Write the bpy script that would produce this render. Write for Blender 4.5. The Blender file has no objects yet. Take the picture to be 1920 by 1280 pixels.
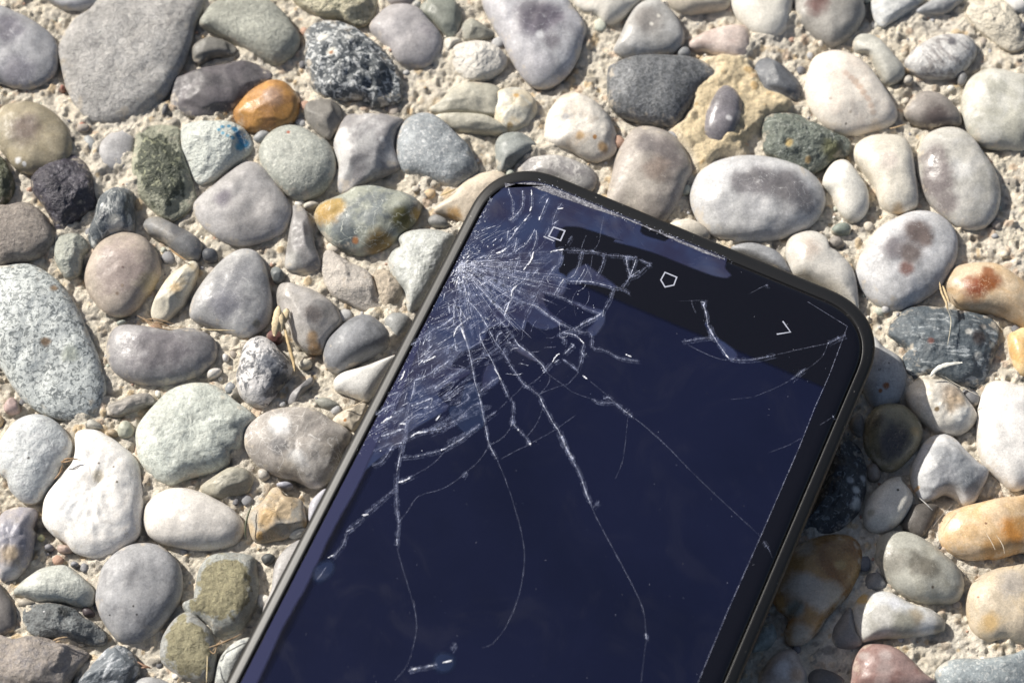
import bpy, bmesh, math, random
import numpy as np
from mathutils import Vector, Matrix, noise
MM=0.001
C=bpy.context.scene.collection
sc=bpy.context.scene
# ---------------- camera, sky, sun, exposure ----------------
PITCH=math.radians(68.4); DIST=352.0
cam=bpy.data.cameras.new('camera'); camo=bpy.data.objects.new('camera',cam); C.objects.link(camo)
camo.location=(0,-math.cos(PITCH)*DIST*MM,math.sin(PITCH)*DIST*MM)
camo.rotation_euler=(math.pi/2-PITCH,0,0)
cam.lens=3870/1920*36; cam.sensor_width=36; cam.clip_start=0.01; cam.clip_end=100
cam.dof.use_dof=True; cam.dof.focus_distance=0.342; cam.dof.aperture_fstop=18
sc.camera=camo
SUN_AZ=math.atan2(-0.81,0.58); SUN_EL=math.radians(36.5)
w=bpy.data.worlds.new("World"); sc.world=w; w.use_nodes=True
nt=w.node_tree; bg=nt.nodes['Background']
sky=nt.nodes.new('ShaderNodeTexSky'); sky.sky_type='NISHITA'; sky.sun_disc=False
sky.sun_elevation=SUN_EL; sky.sun_rotation=SUN_AZ%(2*math.pi); sky.air_density=1.0; sky.dust_density=3.5; sky.ozone_density=0.3
nt.links.new(sky.outputs[0],bg.inputs[0]); bg.inputs[1].default_value=0.068
sl=bpy.data.lights.new('sun','SUN'); sl.energy=5.0; sl.angle=math.radians(0.6); sl.color=(1,.96,.89)
so=bpy.data.objects.new('sun',sl); C.objects.link(so)
sd=Vector((math.sin(SUN_AZ)*math.cos(SUN_EL),math.cos(SUN_AZ)*math.cos(SUN_EL),math.sin(SUN_EL)))
so.rotation_euler=sd.to_track_quat('Z','Y').to_euler(); so.location=sd*2
sc.view_settings.view_transform='Standard'; sc.view_settings.look='None'; sc.view_settings.exposure=0.34; sc.view_settings.gamma=1
try: sc.cycles.max_bounces=6
except Exception: pass
random.seed(7)
PEBBLES=[
('smooth grey pebble cut by the left edge,beside the biggest stone',[-95.1,66.2,-93.3,65.7,-91.4,64.8,-88.5,63.4,-85.3,61.3,-83.0,59.2,-81.9,56.8,-81.7,53.8,-82.1,51.7,-83.7,49.7,-86.3,48.5,-89.0,48.7,-91.2,49.5,-94.3,50.7,-96.2,58.2],(0.364,0.364,0.377),{'spots': [(-90.9,59.5,2.6,(0.182,0.176,0.199)),(-88.4,51.0,2.6,(0.236,0.23,0.254))],'h': 3.4}),
('largest flat light grey stone at the top left',[-74.0,68.3,-66.2,69.3,-58.5,69.0,-56.2,67.6,-56.3,64.8,-57.5,61.3,-57.9,57.9,-58.9,53.8,-60.2,50.7,-61.2,48.0,-62.9,46.0,-65.1,44.0,-67.4,42.5,-70.3,41.6,-73.3,41.6,-75.7,42.5,-78.0,45.0,-79.7,48.3,-80.5,50.7,-81.4,54.1,-81.9,56.8,-81.1,59.9,-79.4,62.7,-76.8,64.8],(0.481,0.467,0.447),{'c2': (0.403,0.39,0.377),'k': 'pitted','h': 3.6,'p': 3.4,'tilt': (-0.03,-0.02)}),
('pale lavender grey stone cut by the top edge',[-85.3,68.3,-75.3,69.0,-74.8,66.5,-76.3,65.5,-78.6,64.8,-81.1,65.1,-83.3,66.2],(0.436,0.436,0.45),{'h': 2}),
('pale green grey pebble with a flat worn top,right of the largest stone',[-56.7,61.6,-55.8,64.1,-54.1,66.2,-50.9,67.2,-46.7,67.3,-43.7,66.2,-41.3,63.8,-39.7,61.6,-38.4,59.3,-38.5,56.9,-39.9,54.9,-41.6,53.6,-43.2,53.6,-47.2,56.1,-50.4,58.2,-54.1,60.4],(0.454,0.461,0.4),{'c2': (0.397,0.404,0.352),'s2': 0.5,'k': 'pitted','h': 4.2,'p': 3.2}),
('small brown grey stone half buried in mortar',[-57.7,56.8,-56.7,58.2,-55.0,59.0,-52.8,58.7,-51.0,57.9,-49.7,56.8,-50.3,55.5,-52.4,55.5,-54.4,55.1,-56.2,53.8,-57.4,54.4],(0.177,0.171,0.154),{'h': 1.8,'f': 4}),
('dark purple grey slab-like stone touching the orange pebble',[-60.6,50.4,-59.0,51.2,-56.1,52.4,-51.6,53.3,-48.5,54.2,-46.1,53.6,-43.6,52.2,-42.9,50.6,-44.5,49.3,-46.7,47.1,-49.5,44.4,-52.7,43.0,-56.0,42.7,-59.1,43.4,-60.9,45.0,-60.9,48.0],(0.081,0.076,0.081),{'c2': (0.126,0.115,0.121),'h': 3,'f': 5,'spots': [(-57.9,48.1,0.5,(0.205,0.194,0.199))],'p': 3}),
('orange ochre pebble with a pinkish top',[-49.7,43.7,-48.6,45.6,-46.9,47.7,-44.8,49.2,-42.9,50.1,-40.7,49.7,-39.2,48.3,-37.9,46.4,-37.9,43.7,-39.2,41.3,-42.4,39.8,-45.9,40.0,-47.2,40.2,-49.0,41.7],(0.411,0.216,0.067),{'c2': (0.315,0.164,0.062),'spots': [(-42.3,45.5,1.6,(0.335,0.216,0.148))],'h': 4,'g': 0.4,'f': 3}),
('olive tan round pebble with one white dot at the left edge',[-91.3,44.3,-89.6,45.3,-87.0,45.8,-84.3,45.3,-81.5,43.6,-79.2,41.3,-77.9,38.6,-77.6,36.3,-78.0,33.7,-79.9,32.1,-83.1,31.7,-84.9,31.6,-87.3,32.4,-89.3,34.7,-90.9,36.7,-92.1,40.3],(0.297,0.255,0.174),{'c2': (0.275,0.241,0.174),'spots': [(-85.7,39.1,2.2,(0.161,0.126,0.098)),(-86.7,33.3,0.5,(0.684,0.676,0.661)),(-85.6,32.7,0.4,(0.684,0.676,0.661))],'h': 4}),
('small pale lavender pebble sunk beside the dark green stone',[-73.5,36.3,-72.7,38.0,-71.1,39.6,-69.0,40.3,-67.5,39.6,-66.7,38.0,-66.9,34.7,-67.3,32.7,-69.7,32.2,-72.0,32.4,-73.0,33.7],(0.402,0.395,0.395),{'h': 1.8}),
('dark green stone with pale green veins',[-66.7,40.0,-64.9,40.9,-62.6,41.3,-60.2,41.2,-58.9,40.2,-58.4,37.0,-57.2,33.3,-56.1,30.2,-55.3,27.1,-56.4,24.5,-58.6,22.7,-60.0,22.5,-62.4,24.0,-64.9,26.6,-66.7,29.7,-67.1,33.3,-66.8,36.5],(0.064,0.072,0.052),{'c2': (0.275,0.282,0.189),'s2': 0.42,'k': 'rough','n': 0.35,'h': 4,'f': 5,'sc': 1.2,'rim': (0.286,0.292,0.224)}),
('pale mint white stone with a blue paint mark',[-58.7,40.6,-57.3,41.6,-54.0,41.8,-50.2,41.8,-47.7,40.6,-46.2,38.6,-45.8,36.7,-47.2,34.7,-49.1,33.0,-51.1,31.4,-53.1,30.1,-54.8,29.5,-56.0,30.4,-57.1,32.7,-58.3,35.7,-58.7,38.3],(0.528,0.555,0.514),{'c2': (0.456,0.476,0.442),'spots': [(-47.9,38.4,0.75,(0.02,0.17,0.33)),(-47.4,37.1,0.85,(0.03,0.2,0.38)),(-48.0,36.1,0.6,(0.08,0.28,0.42)),(-48.9,39.2,0.5,(0.05,0.22,0.38)),(-49.9,39.7,0.4,(0.08,0.26,0.4)),(-51.0,39.5,0.4,(0.1,0.28,0.42)),(-51.6,38.8,0.35,(0.16,0.36,0.48)),(-50.9,38.1,0.35,(0.16,0.36,0.48)),(-50.0,37.6,0.35,(0.2,0.4,0.5)),(-49.1,37.4,0.4,(0.1,0.28,0.42))],'h': 4,'f': 4,'k': 'rough','n': 0.15}),
('light grey rounded triangular pebble with a faint violet patch',[-55.8,25.2,-54.7,27.1,-52.5,29.1,-49.8,31.7,-47.5,33.5,-45.7,33.9,-43.7,32.8,-41.7,30.2,-39.7,27.3,-38.4,24.5,-38.8,21.9,-39.9,20.2,-42.2,18.9,-44.9,18.0,-47.7,17.8,-50.5,18.7,-52.9,20.4,-54.7,22.4],(0.388,0.375,0.369),{'spots': [(-50.0,25.5,1.4,(0.232,0.214,0.238)),(-45.3,22.6,4.0,(0.328,0.315,0.309))],'h': 3.8,'p': 3}),
('dark purple black angular rock',[-84.6,30.1,-83.7,31.7,-81.6,34.4,-79.6,35.5,-77.2,35.2,-75.1,33.4,-73.7,31.1,-72.8,27.2,-72.8,25.2,-74.9,23.4,-77.1,21.7,-78.1,20.0,-79.3,20.8,-80.6,23.1,-82.7,26.2,-84.0,27.9],(0.051,0.047,0.061),{'c2': (0.211,0.199,0.235),'s2': 0.38,'k': 'rough','n': 0.35,'f': 9,'h': 5,'g': 0.45,'sc': 1.5}),
('dark olive rock cut by the left edge',[-91.9,35.1,-89.9,34.6,-88.6,32.8,-87.5,30.2,-87.5,27.9,-88.5,26.0,-90.5,25.5],(0.086,0.092,0.059),{'c2': (0.246,0.246,0.198),'s2': 0.4,'k': 'rough','n': 0.3,'f': 4,'h': 3}),
('tiny pale grey pebble beside the lavender one',[-76.0,38.3,-75.5,39.1,-74.6,39.0,-73.4,37.6,-73.5,36.3,-74.7,36.2,-75.6,37.0],(0.389,0.402,0.402),{'h': 1.3}),
('tiny grey pebble right of the blue painted stone',[-45.9,38.7,-44.7,40.0,-43.6,40.2,-42.8,39.4,-43.5,38.4,-44.7,37.7,-45.6,37.9],(0.267,0.273,0.273),{'h': 1.3}),
('tiny dark sliver of stone beside the dark slab',[-62.4,43.3,-62.2,45.0,-61.7,45.5,-61.1,45.0,-61.3,43.6,-62.0,43.0],(0.111,0.111,0.117),{'h': 1.2}),
('tiny brick red chip below the largest stone',[-77.1,41.1,-76.6,41.7,-75.9,41.5,-75.9,40.8,-76.8,40.5],(0.39,0.176,0.128),{'h': 1.0}),
('tiny brick red chip left of the largest stone',[-80.9,48.8,-80.7,49.3,-80.1,49.0,-80.2,48.2,-80.7,48.1],(0.298,0.13,0.097),{'h': 1.0}),
('dark speckled black and white rock with a cleft',[-37.6,59.9,-36.0,61.7,-33.7,62.4,-31.2,62.2,-28.8,61.1,-26.6,59.6,-25.1,57.9,-23.2,56.5,-21.7,54.1,-20.4,52.1,-19.8,49.7,-19.6,47.3,-20.3,45.8,-22.7,45.3,-25.0,45.0,-26.0,46.0,-28.4,46.3,-30.7,46.3,-32.8,46.6,-34.6,47.3,-35.9,49.0,-36.2,50.4,-37.2,52.4,-37.3,55.5,-37.3,57.9],(0.083,0.093,0.101),{'c2': (0.456,0.469,0.469),'s2': 0.45,'k': 'granite','n': 0.6,'h': 4.6,'f': 4,'sc': 0.75,'spots': [(-34.1,57.9,0.8,(0.528,0.514,0.471)),(-29.0,57.1,0.6,(0.512,0.512,0.484)),(-32.3,54.2,0.7,(0.501,0.48,0.418)),(-32.3,54.0,0.4,(0.272,0.131,0.071))],'dent': [(-25.7,51.1,0.8,1.1),(-25.5,48.4,0.9,1.7),(-25.7,45.8,1.0,1.9)]}),
('smooth purple grey oval pebble below the top edge',[-25.9,61.1,-24.3,63.7,-22.2,65.5,-19.2,65.8,-16.7,64.8,-15.2,62.7,-13.0,59.9,-12.4,57.5,-13.0,55.5,-14.5,53.4,-16.2,52.7,-19.0,53.1,-20.8,54.1,-22.3,56.5,-24.2,58.5],(0.269,0.253,0.263),{'c2': (0.343,0.327,0.33),'s2': 0.55,'h': 3.8}),
('cream yellow and green stained stone cut by the top edge',[-40.2,67.6,-38.9,65.8,-36.8,64.4,-34.3,63.4,-31.3,63.2,-30.0,62.3,-28.2,61.5,-26.1,62.0,-24.9,64.1,-24.4,66.2,-24.7,68.3,-31.4,69.3,-37.5,69.0],(0.468,0.432,0.313),{'c2': (0.341,0.225,0.09),'s2': 0.35,'k': 'rough','n': 0.25,'h': 3.5,'f': 4,'veinc': (0.12,0.13,0.08),'vein': 0.05}),
('sage green stone behind the purple grey oval pebble',[-16.8,65.1,-14.7,67.2,-11.9,67.6,-10.1,66.2,-9.1,63.4,-9.7,60.3,-10.6,58.9,-12.1,59.4,-14.3,62.0],(0.21,0.222,0.192),{'h': 2.4,'f': 4}),
('small pinkish stone cut by the top edge above the purple oval',[-23.2,67.9,-19.2,68.3,-17.4,66.5,-19.2,65.7,-22.2,65.8],(0.3,0.269,0.256),{'h': 1.6}),
('small grey green stone left of the big white and grey pebble',[-9.3,60.3,-8.8,62.0,-7.6,63.0,-5.8,62.0,-4.0,60.6,-3.1,59.6,-5.5,58.5,-8.5,58.4],(0.287,0.281,0.238),{'h': 2,'f': 4,'n': 0.15}),
('cream white rough stone between the grey pebbles at the top',[-11.0,56.1,-10.3,57.1,-8.2,58.0,-5.5,58.2,-3.1,57.3,-1.4,55.8,-0.8,54.5,-1.4,52.5,-3.4,50.9,-5.3,50.0,-7.7,50.0,-9.6,51.4,-10.8,53.6],(0.636,0.607,0.551),{'c2': (0.485,0.452,0.399),'s2': 0.35,'k': 'rough','n': 0.2,'h': 3.4,'f': 4}),
('small cream chip touching the cream white rough stone',[-12.6,57.9,-11.8,58.8,-10.0,58.9,-9.1,58.2,-10.6,56.8,-11.2,55.1,-12.1,55.8],(0.543,0.509,0.434),{'h': 2,'f': 3}),
('long cream green stone with a crack below it',[-14.9,44.4,-13.3,45.5,-11.3,48.0,-9.6,49.3,-6.7,49.8,-3.8,49.5,-1.9,48.2,-1.1,45.0,-1.4,43.0,-5.7,43.1,-9.5,43.5,-12.8,43.5],(0.421,0.401,0.33),{'c2': (0.359,0.346,0.289),'h': 2.6,'f': 4,'n': 0.15}),
('cream slab below the cracked cream green stone',[-13.9,43.1,-9.9,43.4,-4.8,43.0,-2.7,42.0,-0.9,40.6,-1.2,39.6,-6.3,39.6,-9.8,40.1,-11.9,41.3],(0.442,0.422,0.35),{'h': 2.6,'f': 3,'n': 0.12}),
('cream yellow lumpy rounded stone',[-3.2,45.0,-2.7,47.7,0.2,48.7,2.9,47.7,4.4,45.6,4.4,43.6,3.2,41.3,1.1,40.0,-1.5,40.3,-3.0,41.6],(0.535,0.467,0.345),{'c2': (0.441,0.428,0.375),'s2': 0.45,'h': 3,'n': 0.2,'f': 3,'spots': [(0.8,46.1,0.5,(0.422,0.269,0.104)),(-0.4,40.5,0.5,(0.285,0.21,0.11))]}),
('small brown grey stone right of the orange pebble',[-37.1,44.6,-35.8,46.0,-33.1,46.3,-31.3,45.6,-30.2,44.0,-30.3,41.6,-31.7,39.0,-32.9,38.3,-34.7,39.6,-36.5,41.6],(0.22,0.208,0.188),{'h': 3,'f': 4}),
('grey green round pebble with a tiny red fleck',[-44.8,36.0,-43.8,38.6,-41.8,40.5,-39.5,41.1,-37.1,40.6,-35.0,39.3,-32.8,38.0,-31.6,36.0,-31.0,34.0,-31.0,31.7,-32.0,29.5,-34.0,27.5,-36.3,26.6,-38.6,26.9,-40.7,28.5,-42.6,30.4,-44.1,32.7],(0.306,0.318,0.287),{'c2': (0.449,0.455,0.403),'s2': 0.42,'sc': 1.6,'k': 'granite','h': 4,'spots': [(-39.4,38.6,0.35,(0.308,0.097,0.058))],'p': 3}),
('wedge shaped purple grey stone with a white left side',[-31.6,37.0,-31.1,39.6,-30.0,42.3,-28.9,43.3,-26.2,43.3,-23.2,43.3,-20.2,42.6,-19.2,42.0,-20.2,39.6,-20.7,37.0,-20.1,34.4,-19.7,32.7,-21.5,31.7,-24.4,30.4,-26.7,29.1,-28.7,27.7,-30.2,27.8,-30.7,29.8,-30.6,33.0],(0.271,0.261,0.264),{'c2': (0.427,0.42,0.414),'s2': 0.35,'h': 4.4,'f': 4,'spots': [(-30.2,37.9,1.4,(0.648,0.641,0.626)),(-30.3,34.6,1.6,(0.625,0.617,0.602)),(-29.7,31.4,1.3,(0.534,0.527,0.519)),(-22.9,36.9,0.5,(0.511,0.504,0.497))]}),
('blue grey mottled pebble just above the phone corner',[-20.7,37.3,-20.2,40.0,-18.7,42.3,-16.4,43.5,-14.3,43.3,-11.9,41.6,-9.5,39.0,-7.4,36.7,-6.5,34.4,-5.9,32.4,-6.8,30.4,-8.6,29.5,-10.6,28.8,-13.2,29.8,-16.2,31.1,-18.6,31.7,-20.1,33.7],(0.255,0.277,0.292),{'c2': (0.456,0.47,0.476),'s2': 0.42,'k': 'granite','sc': 1.5,'h': 4.4,'n': 0.08}),
('small blue green grey stone above the phone edge',[-3.0,37.3,-2.1,39.0,-0.4,39.7,1.7,39.5,3.5,38.3,4.5,36.7,3.2,35.3,1.7,34.4,0.2,33.0,-1.2,31.9,-2.4,32.1,-2.9,34.4],(0.271,0.289,0.277),{'h': 3,'f': 3}),
('ochre green and grey patchwork pebble',[-34.6,23.7,-33.6,25.6,-31.3,26.7,-29.0,27.8,-27.6,28.8,-24.6,29.1,-21.7,28.5,-18.8,27.8,-16.7,26.6,-15.8,25.3,-16.4,23.0,-17.8,20.8,-19.5,19.2,-21.5,17.3,-24.0,16.2,-26.9,16.0,-29.3,16.8,-31.6,18.2,-33.4,20.5,-34.2,22.1],(0.314,0.327,0.276),{'c2': (0.182,0.2,0.2),'s2': 0.42,'vein': 0.025,'veinc': (0.6,0.62,0.55),'h': 4.4,'n': 0.12,'spots': [(-32.1,23.4,2.0,(0.374,0.248,0.087)),(-30.4,24.0,1.4,(0.398,0.285,0.117)),(-28.5,18.3,1.8,(0.106,0.121,0.121)),(-27.0,17.7,0.5,(0.363,0.174,0.079)),(-19.1,21.8,1.6,(0.135,0.129,0.066)),(-22.7,17.0,2.0,(0.248,0.183,0.087)),(-16.5,23.4,1.0,(0.377,0.266,0.101))]}),
('large white and grey tapering pebble with a dark core at the top',[-5.7,66.9,-5.2,69.0,3.3,69.7,8.8,68.3,11.2,65.1,13.0,62.3,13.5,60.3,12.9,58.2,12.3,55.5,11.0,52.7,9.2,50.4,7.1,49.0,4.7,48.7,2.9,49.7,1.4,51.7,-0.4,54.8,-1.9,58.5,-4.3,63.0],(0.479,0.479,0.492),{'c2': (0.388,0.382,0.401),'s2': 0.5,'spots': [(4.1,61.0,3.2,(0.18,0.169,0.191)),(6.8,61.7,2.2,(0.189,0.177,0.2)),(7.1,56.5,1.3,(0.262,0.25,0.268)),(5.0,57.6,0.8,(0.516,0.516,0.53))],'h': 4.6,'p': 2.6}),
('white block stone cut by the top edge',[11.2,66.2,11.5,68.6,23.4,68.6,23.3,66.5,22.1,64.8,20.2,63.0,18.1,61.8,16.7,61.8,15.4,63.4,13.0,64.4],(0.657,0.629,0.565),{'h': 3.6,'f': 5}),
('grey triangular pebble with two pale dots',[18.3,56.5,19.5,59.2,20.8,62.3,22.4,65.1,24.6,66.7,26.4,67.0,27.9,65.8,29.6,63.7,30.8,61.3,31.3,58.9,30.7,57.2,28.8,55.5,25.8,54.9,22.8,54.8,20.4,54.9,18.9,55.6],(0.329,0.323,0.31),{'c2': (0.426,0.42,0.407),'spots': [(24.3,61.4,2.6,(0.231,0.219,0.207)),(25.1,60.3,0.4,(0.558,0.537,0.487)),(26.4,62.1,0.4,(0.502,0.481,0.432))],'h': 3.8,'g': 0.45}),
('cream stone cut by the top edge',[27.0,66.5,27.3,68.3,39.8,68.3,40.0,66.2,38.8,64.8,35.1,64.3,31.5,63.7,29.4,64.4,27.9,65.5],(0.62,0.554,0.448),{'h': 3.4}),
('pinkish brown stone above the yellow mortar patch',[31.9,57.7,33.4,59.2,36.5,60.6,40.5,61.6,42.6,61.1,43.2,58.5,42.8,55.8,41.3,54.5,38.5,54.9,35.1,56.1,32.7,56.6],(0.422,0.333,0.293),{'c2': (0.52,0.439,0.393),'s2': 0.5,'h': 2.6,'f': 3,'n': 0.1}),
('dark slate grey flat pebble left of the yellow mortar patch',[17.2,52.4,18.2,53.4,21.3,54.8,24.3,55.2,28.2,55.1,31.8,54.9,34.7,53.8,36.2,52.4,36.9,50.9,35.6,49.5,33.8,48.0,32.7,46.1,31.7,44.3,30.5,42.6,29.0,40.8,26.3,41.1,23.1,41.8,20.4,42.6,18.7,43.6,17.2,45.6,17.0,48.3],(0.089,0.094,0.099),{'c2': (0.16,0.166,0.175),'s2': 0.5,'k': 'granite','sc': 1.2,'h': 4,'p': 3.4}),
('tiny grey pebble above the dark slate pebble',[29.7,55.8,30.9,57.0,32.1,56.5,32.1,55.1,30.3,54.8],(0.22,0.226,0.232),{'h': 1.4}),
('beige rounded stone with small orange stains',[5.7,40.0,6.2,43.0,7.4,45.3,8.6,47.0,11.0,47.7,13.6,46.6,15.7,45.0,17.4,42.6,18.3,40.3,18.8,38.0,18.5,36.0,17.3,34.7,14.9,34.0,12.6,34.7,10.3,36.0,7.6,36.7,6.1,38.0],(0.512,0.45,0.375),{'c2': (0.559,0.525,0.471),'s2': 0.5,'spots': [(14.6,37.4,0.4,(0.365,0.19,0.069)),(12.0,37.8,0.7,(0.439,0.308,0.175)),(9.4,41.4,0.6,(0.352,0.345,0.345)),(16.0,35.8,0.8,(0.427,0.289,0.159))],'h': 4,'n': 0.12,'f': 3}),
('tall taupe pebble with a dusky violet patch,touching the phone',[16.6,27.2,17.5,31.1,18.2,34.4,19.4,37.3,20.9,39.6,22.7,40.8,25.4,40.6,27.8,39.6,29.8,37.6,31.2,35.0,31.8,32.1,30.7,29.5,29.7,26.9,28.8,24.9,27.3,22.7,25.8,21.9,22.9,22.4,20.6,23.7,17.1,24.9],(0.378,0.345,0.307),{'c2': (0.314,0.283,0.258),'s2': 0.45,'spots': [(23.6,35.8,1.8,(0.2,0.181,0.172)),(27.1,35.1,2.0,(0.208,0.185,0.174)),(28.2,32.5,1.6,(0.199,0.176,0.165)),(25.2,30.9,2.0,(0.247,0.204,0.175))],'h': 4.8}),
('violet grey veined stone half hidden behind the phone top',[0.8,32.1,2.6,34.4,4.9,35.0,7.6,35.2,10.2,34.5,12.0,33.7,14.3,32.4,14.9,30.8,14.3,28.5,11.9,27.8,8.4,29.1,3.2,31.1],(0.231,0.219,0.219),{'c2': (0.363,0.35,0.337),'s2': 0.45,'vein': 0.04,'h': 2.6,'f': 3}),
('glossy violet grey pebble set in yellow mortar',[33.8,40.0,34.4,43.0,35.7,46.0,36.9,48.0,38.5,48.7,40.2,47.3,41.1,45.0,40.9,42.3,39.9,39.6,38.6,37.6,37.1,36.7,35.4,37.0,34.2,38.3],(0.195,0.184,0.198),{'spots': [(38.2,41.0,0.5,(0.509,0.495,0.495)),(40.3,42.0,0.7,(0.317,0.298,0.304))],'h': 3.4,'g': 0.28,'base': 1.0}),
('dark blue grey angular stone right of the yellow mortar',[44.2,54.1,46.0,54.8,47.5,53.8,48.9,52.7,50.6,51.0,51.7,49.0,51.3,46.3,50.4,46.0,47.7,46.6,45.7,47.3,44.3,49.7,43.5,51.7],(0.122,0.128,0.139),{'c2': (0.312,0.318,0.325),'s2': 0.3,'h': 3.4,'f': 6}),
('large light grey oval pebble with a dark grey core above the phone',[31.0,27.1,31.6,29.7,33.4,32.3,36.2,34.0,40.5,35.0,45.2,34.7,49.4,33.5,52.6,31.7,54.5,29.1,54.9,26.0,53.5,22.9,50.6,20.4,46.4,18.9,41.7,18.4,37.1,18.9,33.9,20.4,31.9,23.5],(0.467,0.467,0.467),{'c2': (0.431,0.431,0.437),'spots': [(47.7,27.3,3.0,(0.163,0.158,0.163)),(43.1,28.5,2.6,(0.172,0.166,0.172)),(39.9,28.3,1.8,(0.207,0.201,0.207)),(50.8,25.2,2.0,(0.189,0.184,0.189))],'h': 5,'g': 0.4,'p': 2.7}),
('cream stone peeking out behind the phone top edge',[27.4,21.9,30.7,22.7,33.5,21.4,34.5,19.4,32.4,18.4,28.8,19.9],(0.52,0.479,0.411),{'h': 2.6}),
('blue grey stone peeking out behind the phone top edge',[37.9,17.3,40.8,18.2,43.5,17.6,46.2,16.3,47.8,13.8,47.9,12.3,44.3,13.8,40.2,15.8],(0.307,0.313,0.326),{'h': 2.6}),
('cream tapering stone under the phone corner',[-13.8,24.4,-11.2,26.9,-8.0,30.2,-5.2,31.7,-2.3,32.0,-0.9,30.7,-3.7,26.0,-7.4,21.9,-9.3,22.7,-12.1,23.8],(0.594,0.513,0.405),{'spots': [(-10.2,23.0,1.2,(0.453,0.29,0.133))],'h': 2.8,'n': 0.12}),
('white pebble cut by the top edge,left of a taupe one',[39.8,65.8,40.1,68.0,51.2,68.6,51.0,65.2,50.3,61.3,49.0,59.3,47.3,58.5,45.2,58.9,43.0,60.4,41.0,63.0],(0.679,0.651,0.58),{'h': 4}),
('taupe pebble with a maroon patch at the top edge',[51.2,65.8,50.9,68.6,63.1,69.0,64.1,65.8,64.1,63.4,62.6,60.6,60.7,58.5,58.5,57.2,57.0,57.2,54.9,58.5,53.2,60.3,51.6,62.0,51.3,64.1],(0.324,0.308,0.28),{'spots': [(55.1,63.8,1.7,(0.157,0.105,0.095)),(59.1,60.7,3,(0.317,0.304,0.279))],'h': 4.4}),
('flat pale grey flake at the top edge',[65.3,65.5,66.7,67.6,75.2,67.6,74.2,65.8,71.9,64.1,68.7,62.0,67.2,61.1,66.0,62.3,65.5,63.7],(0.479,0.486,0.479),{'c2': (0.371,0.378,0.378),'s2': 0.4,'h': 2.2,'f': 4,'n': 0.15}),
('blue grey stone at the top edge beside the pale flake',[73.4,64.1,75.1,65.8,78.2,67.6,82.8,67.6,81.1,65.8,79.5,64.4,77.3,63.9],(0.336,0.342,0.349),{'h': 1.8,'f': 3,'n': 0.1}),
('lumpy cream stone in the top right corner',[82.6,63.8,83.4,66.0,85.1,67.3,87.8,67.8,90.4,65.8,91.9,63.5,92.8,60.4,92.9,57.4,91.0,56.2,88.6,56.9,86.4,58.9,84.3,61.1],(0.602,0.553,0.456),{'h': 2.4,'n': 0.4,'f': 4,'k': 'rough'}),
('white pebble in the very top right corner',[90.3,67.4,94.5,68.0,94.1,64.6,92.2,64.1,90.8,64.9],(0.67,0.662,0.641),{'h': 2}),
('small dark grey stone by the right edge near the top',[90.1,61.0,90.8,62.0,92.0,62.2,93.2,61.3,93.0,59.6,91.2,59.8],(0.146,0.146,0.157),{'h': 2.2,'f': 4}),
('long pale olive grey pebble behind the large cream one',[61.5,57.9,62.5,59.4,64.6,59.6,66.4,58.5,67.8,56.5,69.4,54.4,70.5,52.7,70.4,51.0,68.8,49.8,67.3,49.7,66.2,51.4,64.9,54.1,63.8,55.5,62.0,56.1],(0.357,0.351,0.313),{'c2': (0.444,0.437,0.392),'s2': 0.5,'h': 3}),
('striped grey oval pebble with white bands near the top right',[70.7,54.1,72.2,56.1,74.5,57.9,77.0,59.1,80.0,59.4,82.4,59.1,83.8,57.5,83.6,55.1,81.9,52.7,80.0,51.0,77.5,50.5,74.8,50.7,72.5,51.4,71.1,52.7],(0.269,0.256,0.25),{'k': 'banded','c2': (0.499,0.492,0.479),'s2': 0.4,'rot': 0.9,'sc': 0.55,'spots': [(72.2,53.3,1.2,(0.456,0.449,0.435)),(79.0,56.7,0.8,(0.122,0.117,0.127))],'h': 3.6}),
('large cream white pebble with a rusty curved streak',[52.3,49.0,53.1,52.1,54.4,54.8,56.9,56.0,59.3,56.0,61.9,54.8,64.2,52.7,65.8,50.0,67.4,47.0,68.6,44.0,68.3,42.0,66.4,40.6,63.7,39.8,61.0,39.3,58.3,39.5,56.0,40.6,53.8,43.3,52.6,46.3],(0.66,0.61,0.54),{'c2': (0.611,0.55,0.482),'s2': 0.4,'spots': [(59.3,49.8,0.55,(0.54,0.437,0.366)),(60.2,48.9,0.55,(0.53,0.426,0.355)),(61.0,48.1,0.6,(0.519,0.415,0.336)),(61.7,47.1,0.6,(0.518,0.405,0.326)),(62.3,45.9,0.6,(0.519,0.415,0.336)),(63.0,44.8,0.55,(0.541,0.436,0.358)),(63.5,43.6,0.55,(0.553,0.457,0.379)),(63.9,42.4,0.5,(0.566,0.478,0.4)),(64.3,40.1,1.0,(0.569,0.486,0.393)),(59.8,42.4,0.3,(0.386,0.346,0.295)),(59.1,40.5,0.22,(0.2,0.183,0.155)),(56.4,44.8,0.3,(0.466,0.411,0.357))],'h': 4.6,'g': 0.45}),
('brown grey pebble between two large pale ones',[69.9,44.0,71.2,46.3,73.1,47.7,75.2,47.7,77.5,46.6,79.2,44.6,79.9,43.0,79.8,41.3,77.7,41.1,74.7,40.8,72.1,41.5,70.4,42.6],(0.262,0.238,0.217),{'spots': [(75.3,42.1,2.0,(0.131,0.11,0.103))],'h': 3}),
('large pale olive grey pebble at the right edge',[80.3,46.3,81.0,48.7,82.3,50.7,84.5,52.1,87.0,52.4,90.5,51.4,92.5,50.7,93.9,46.3,93.3,39.6,90.6,36.2,87.7,36.5,84.7,36.8,82.2,38.0,80.9,40.0,80.1,43.0],(0.397,0.39,0.335),{'c2': (0.486,0.479,0.433),'s2': 0.45,'h': 4.6,'g': 0.5}),
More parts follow.
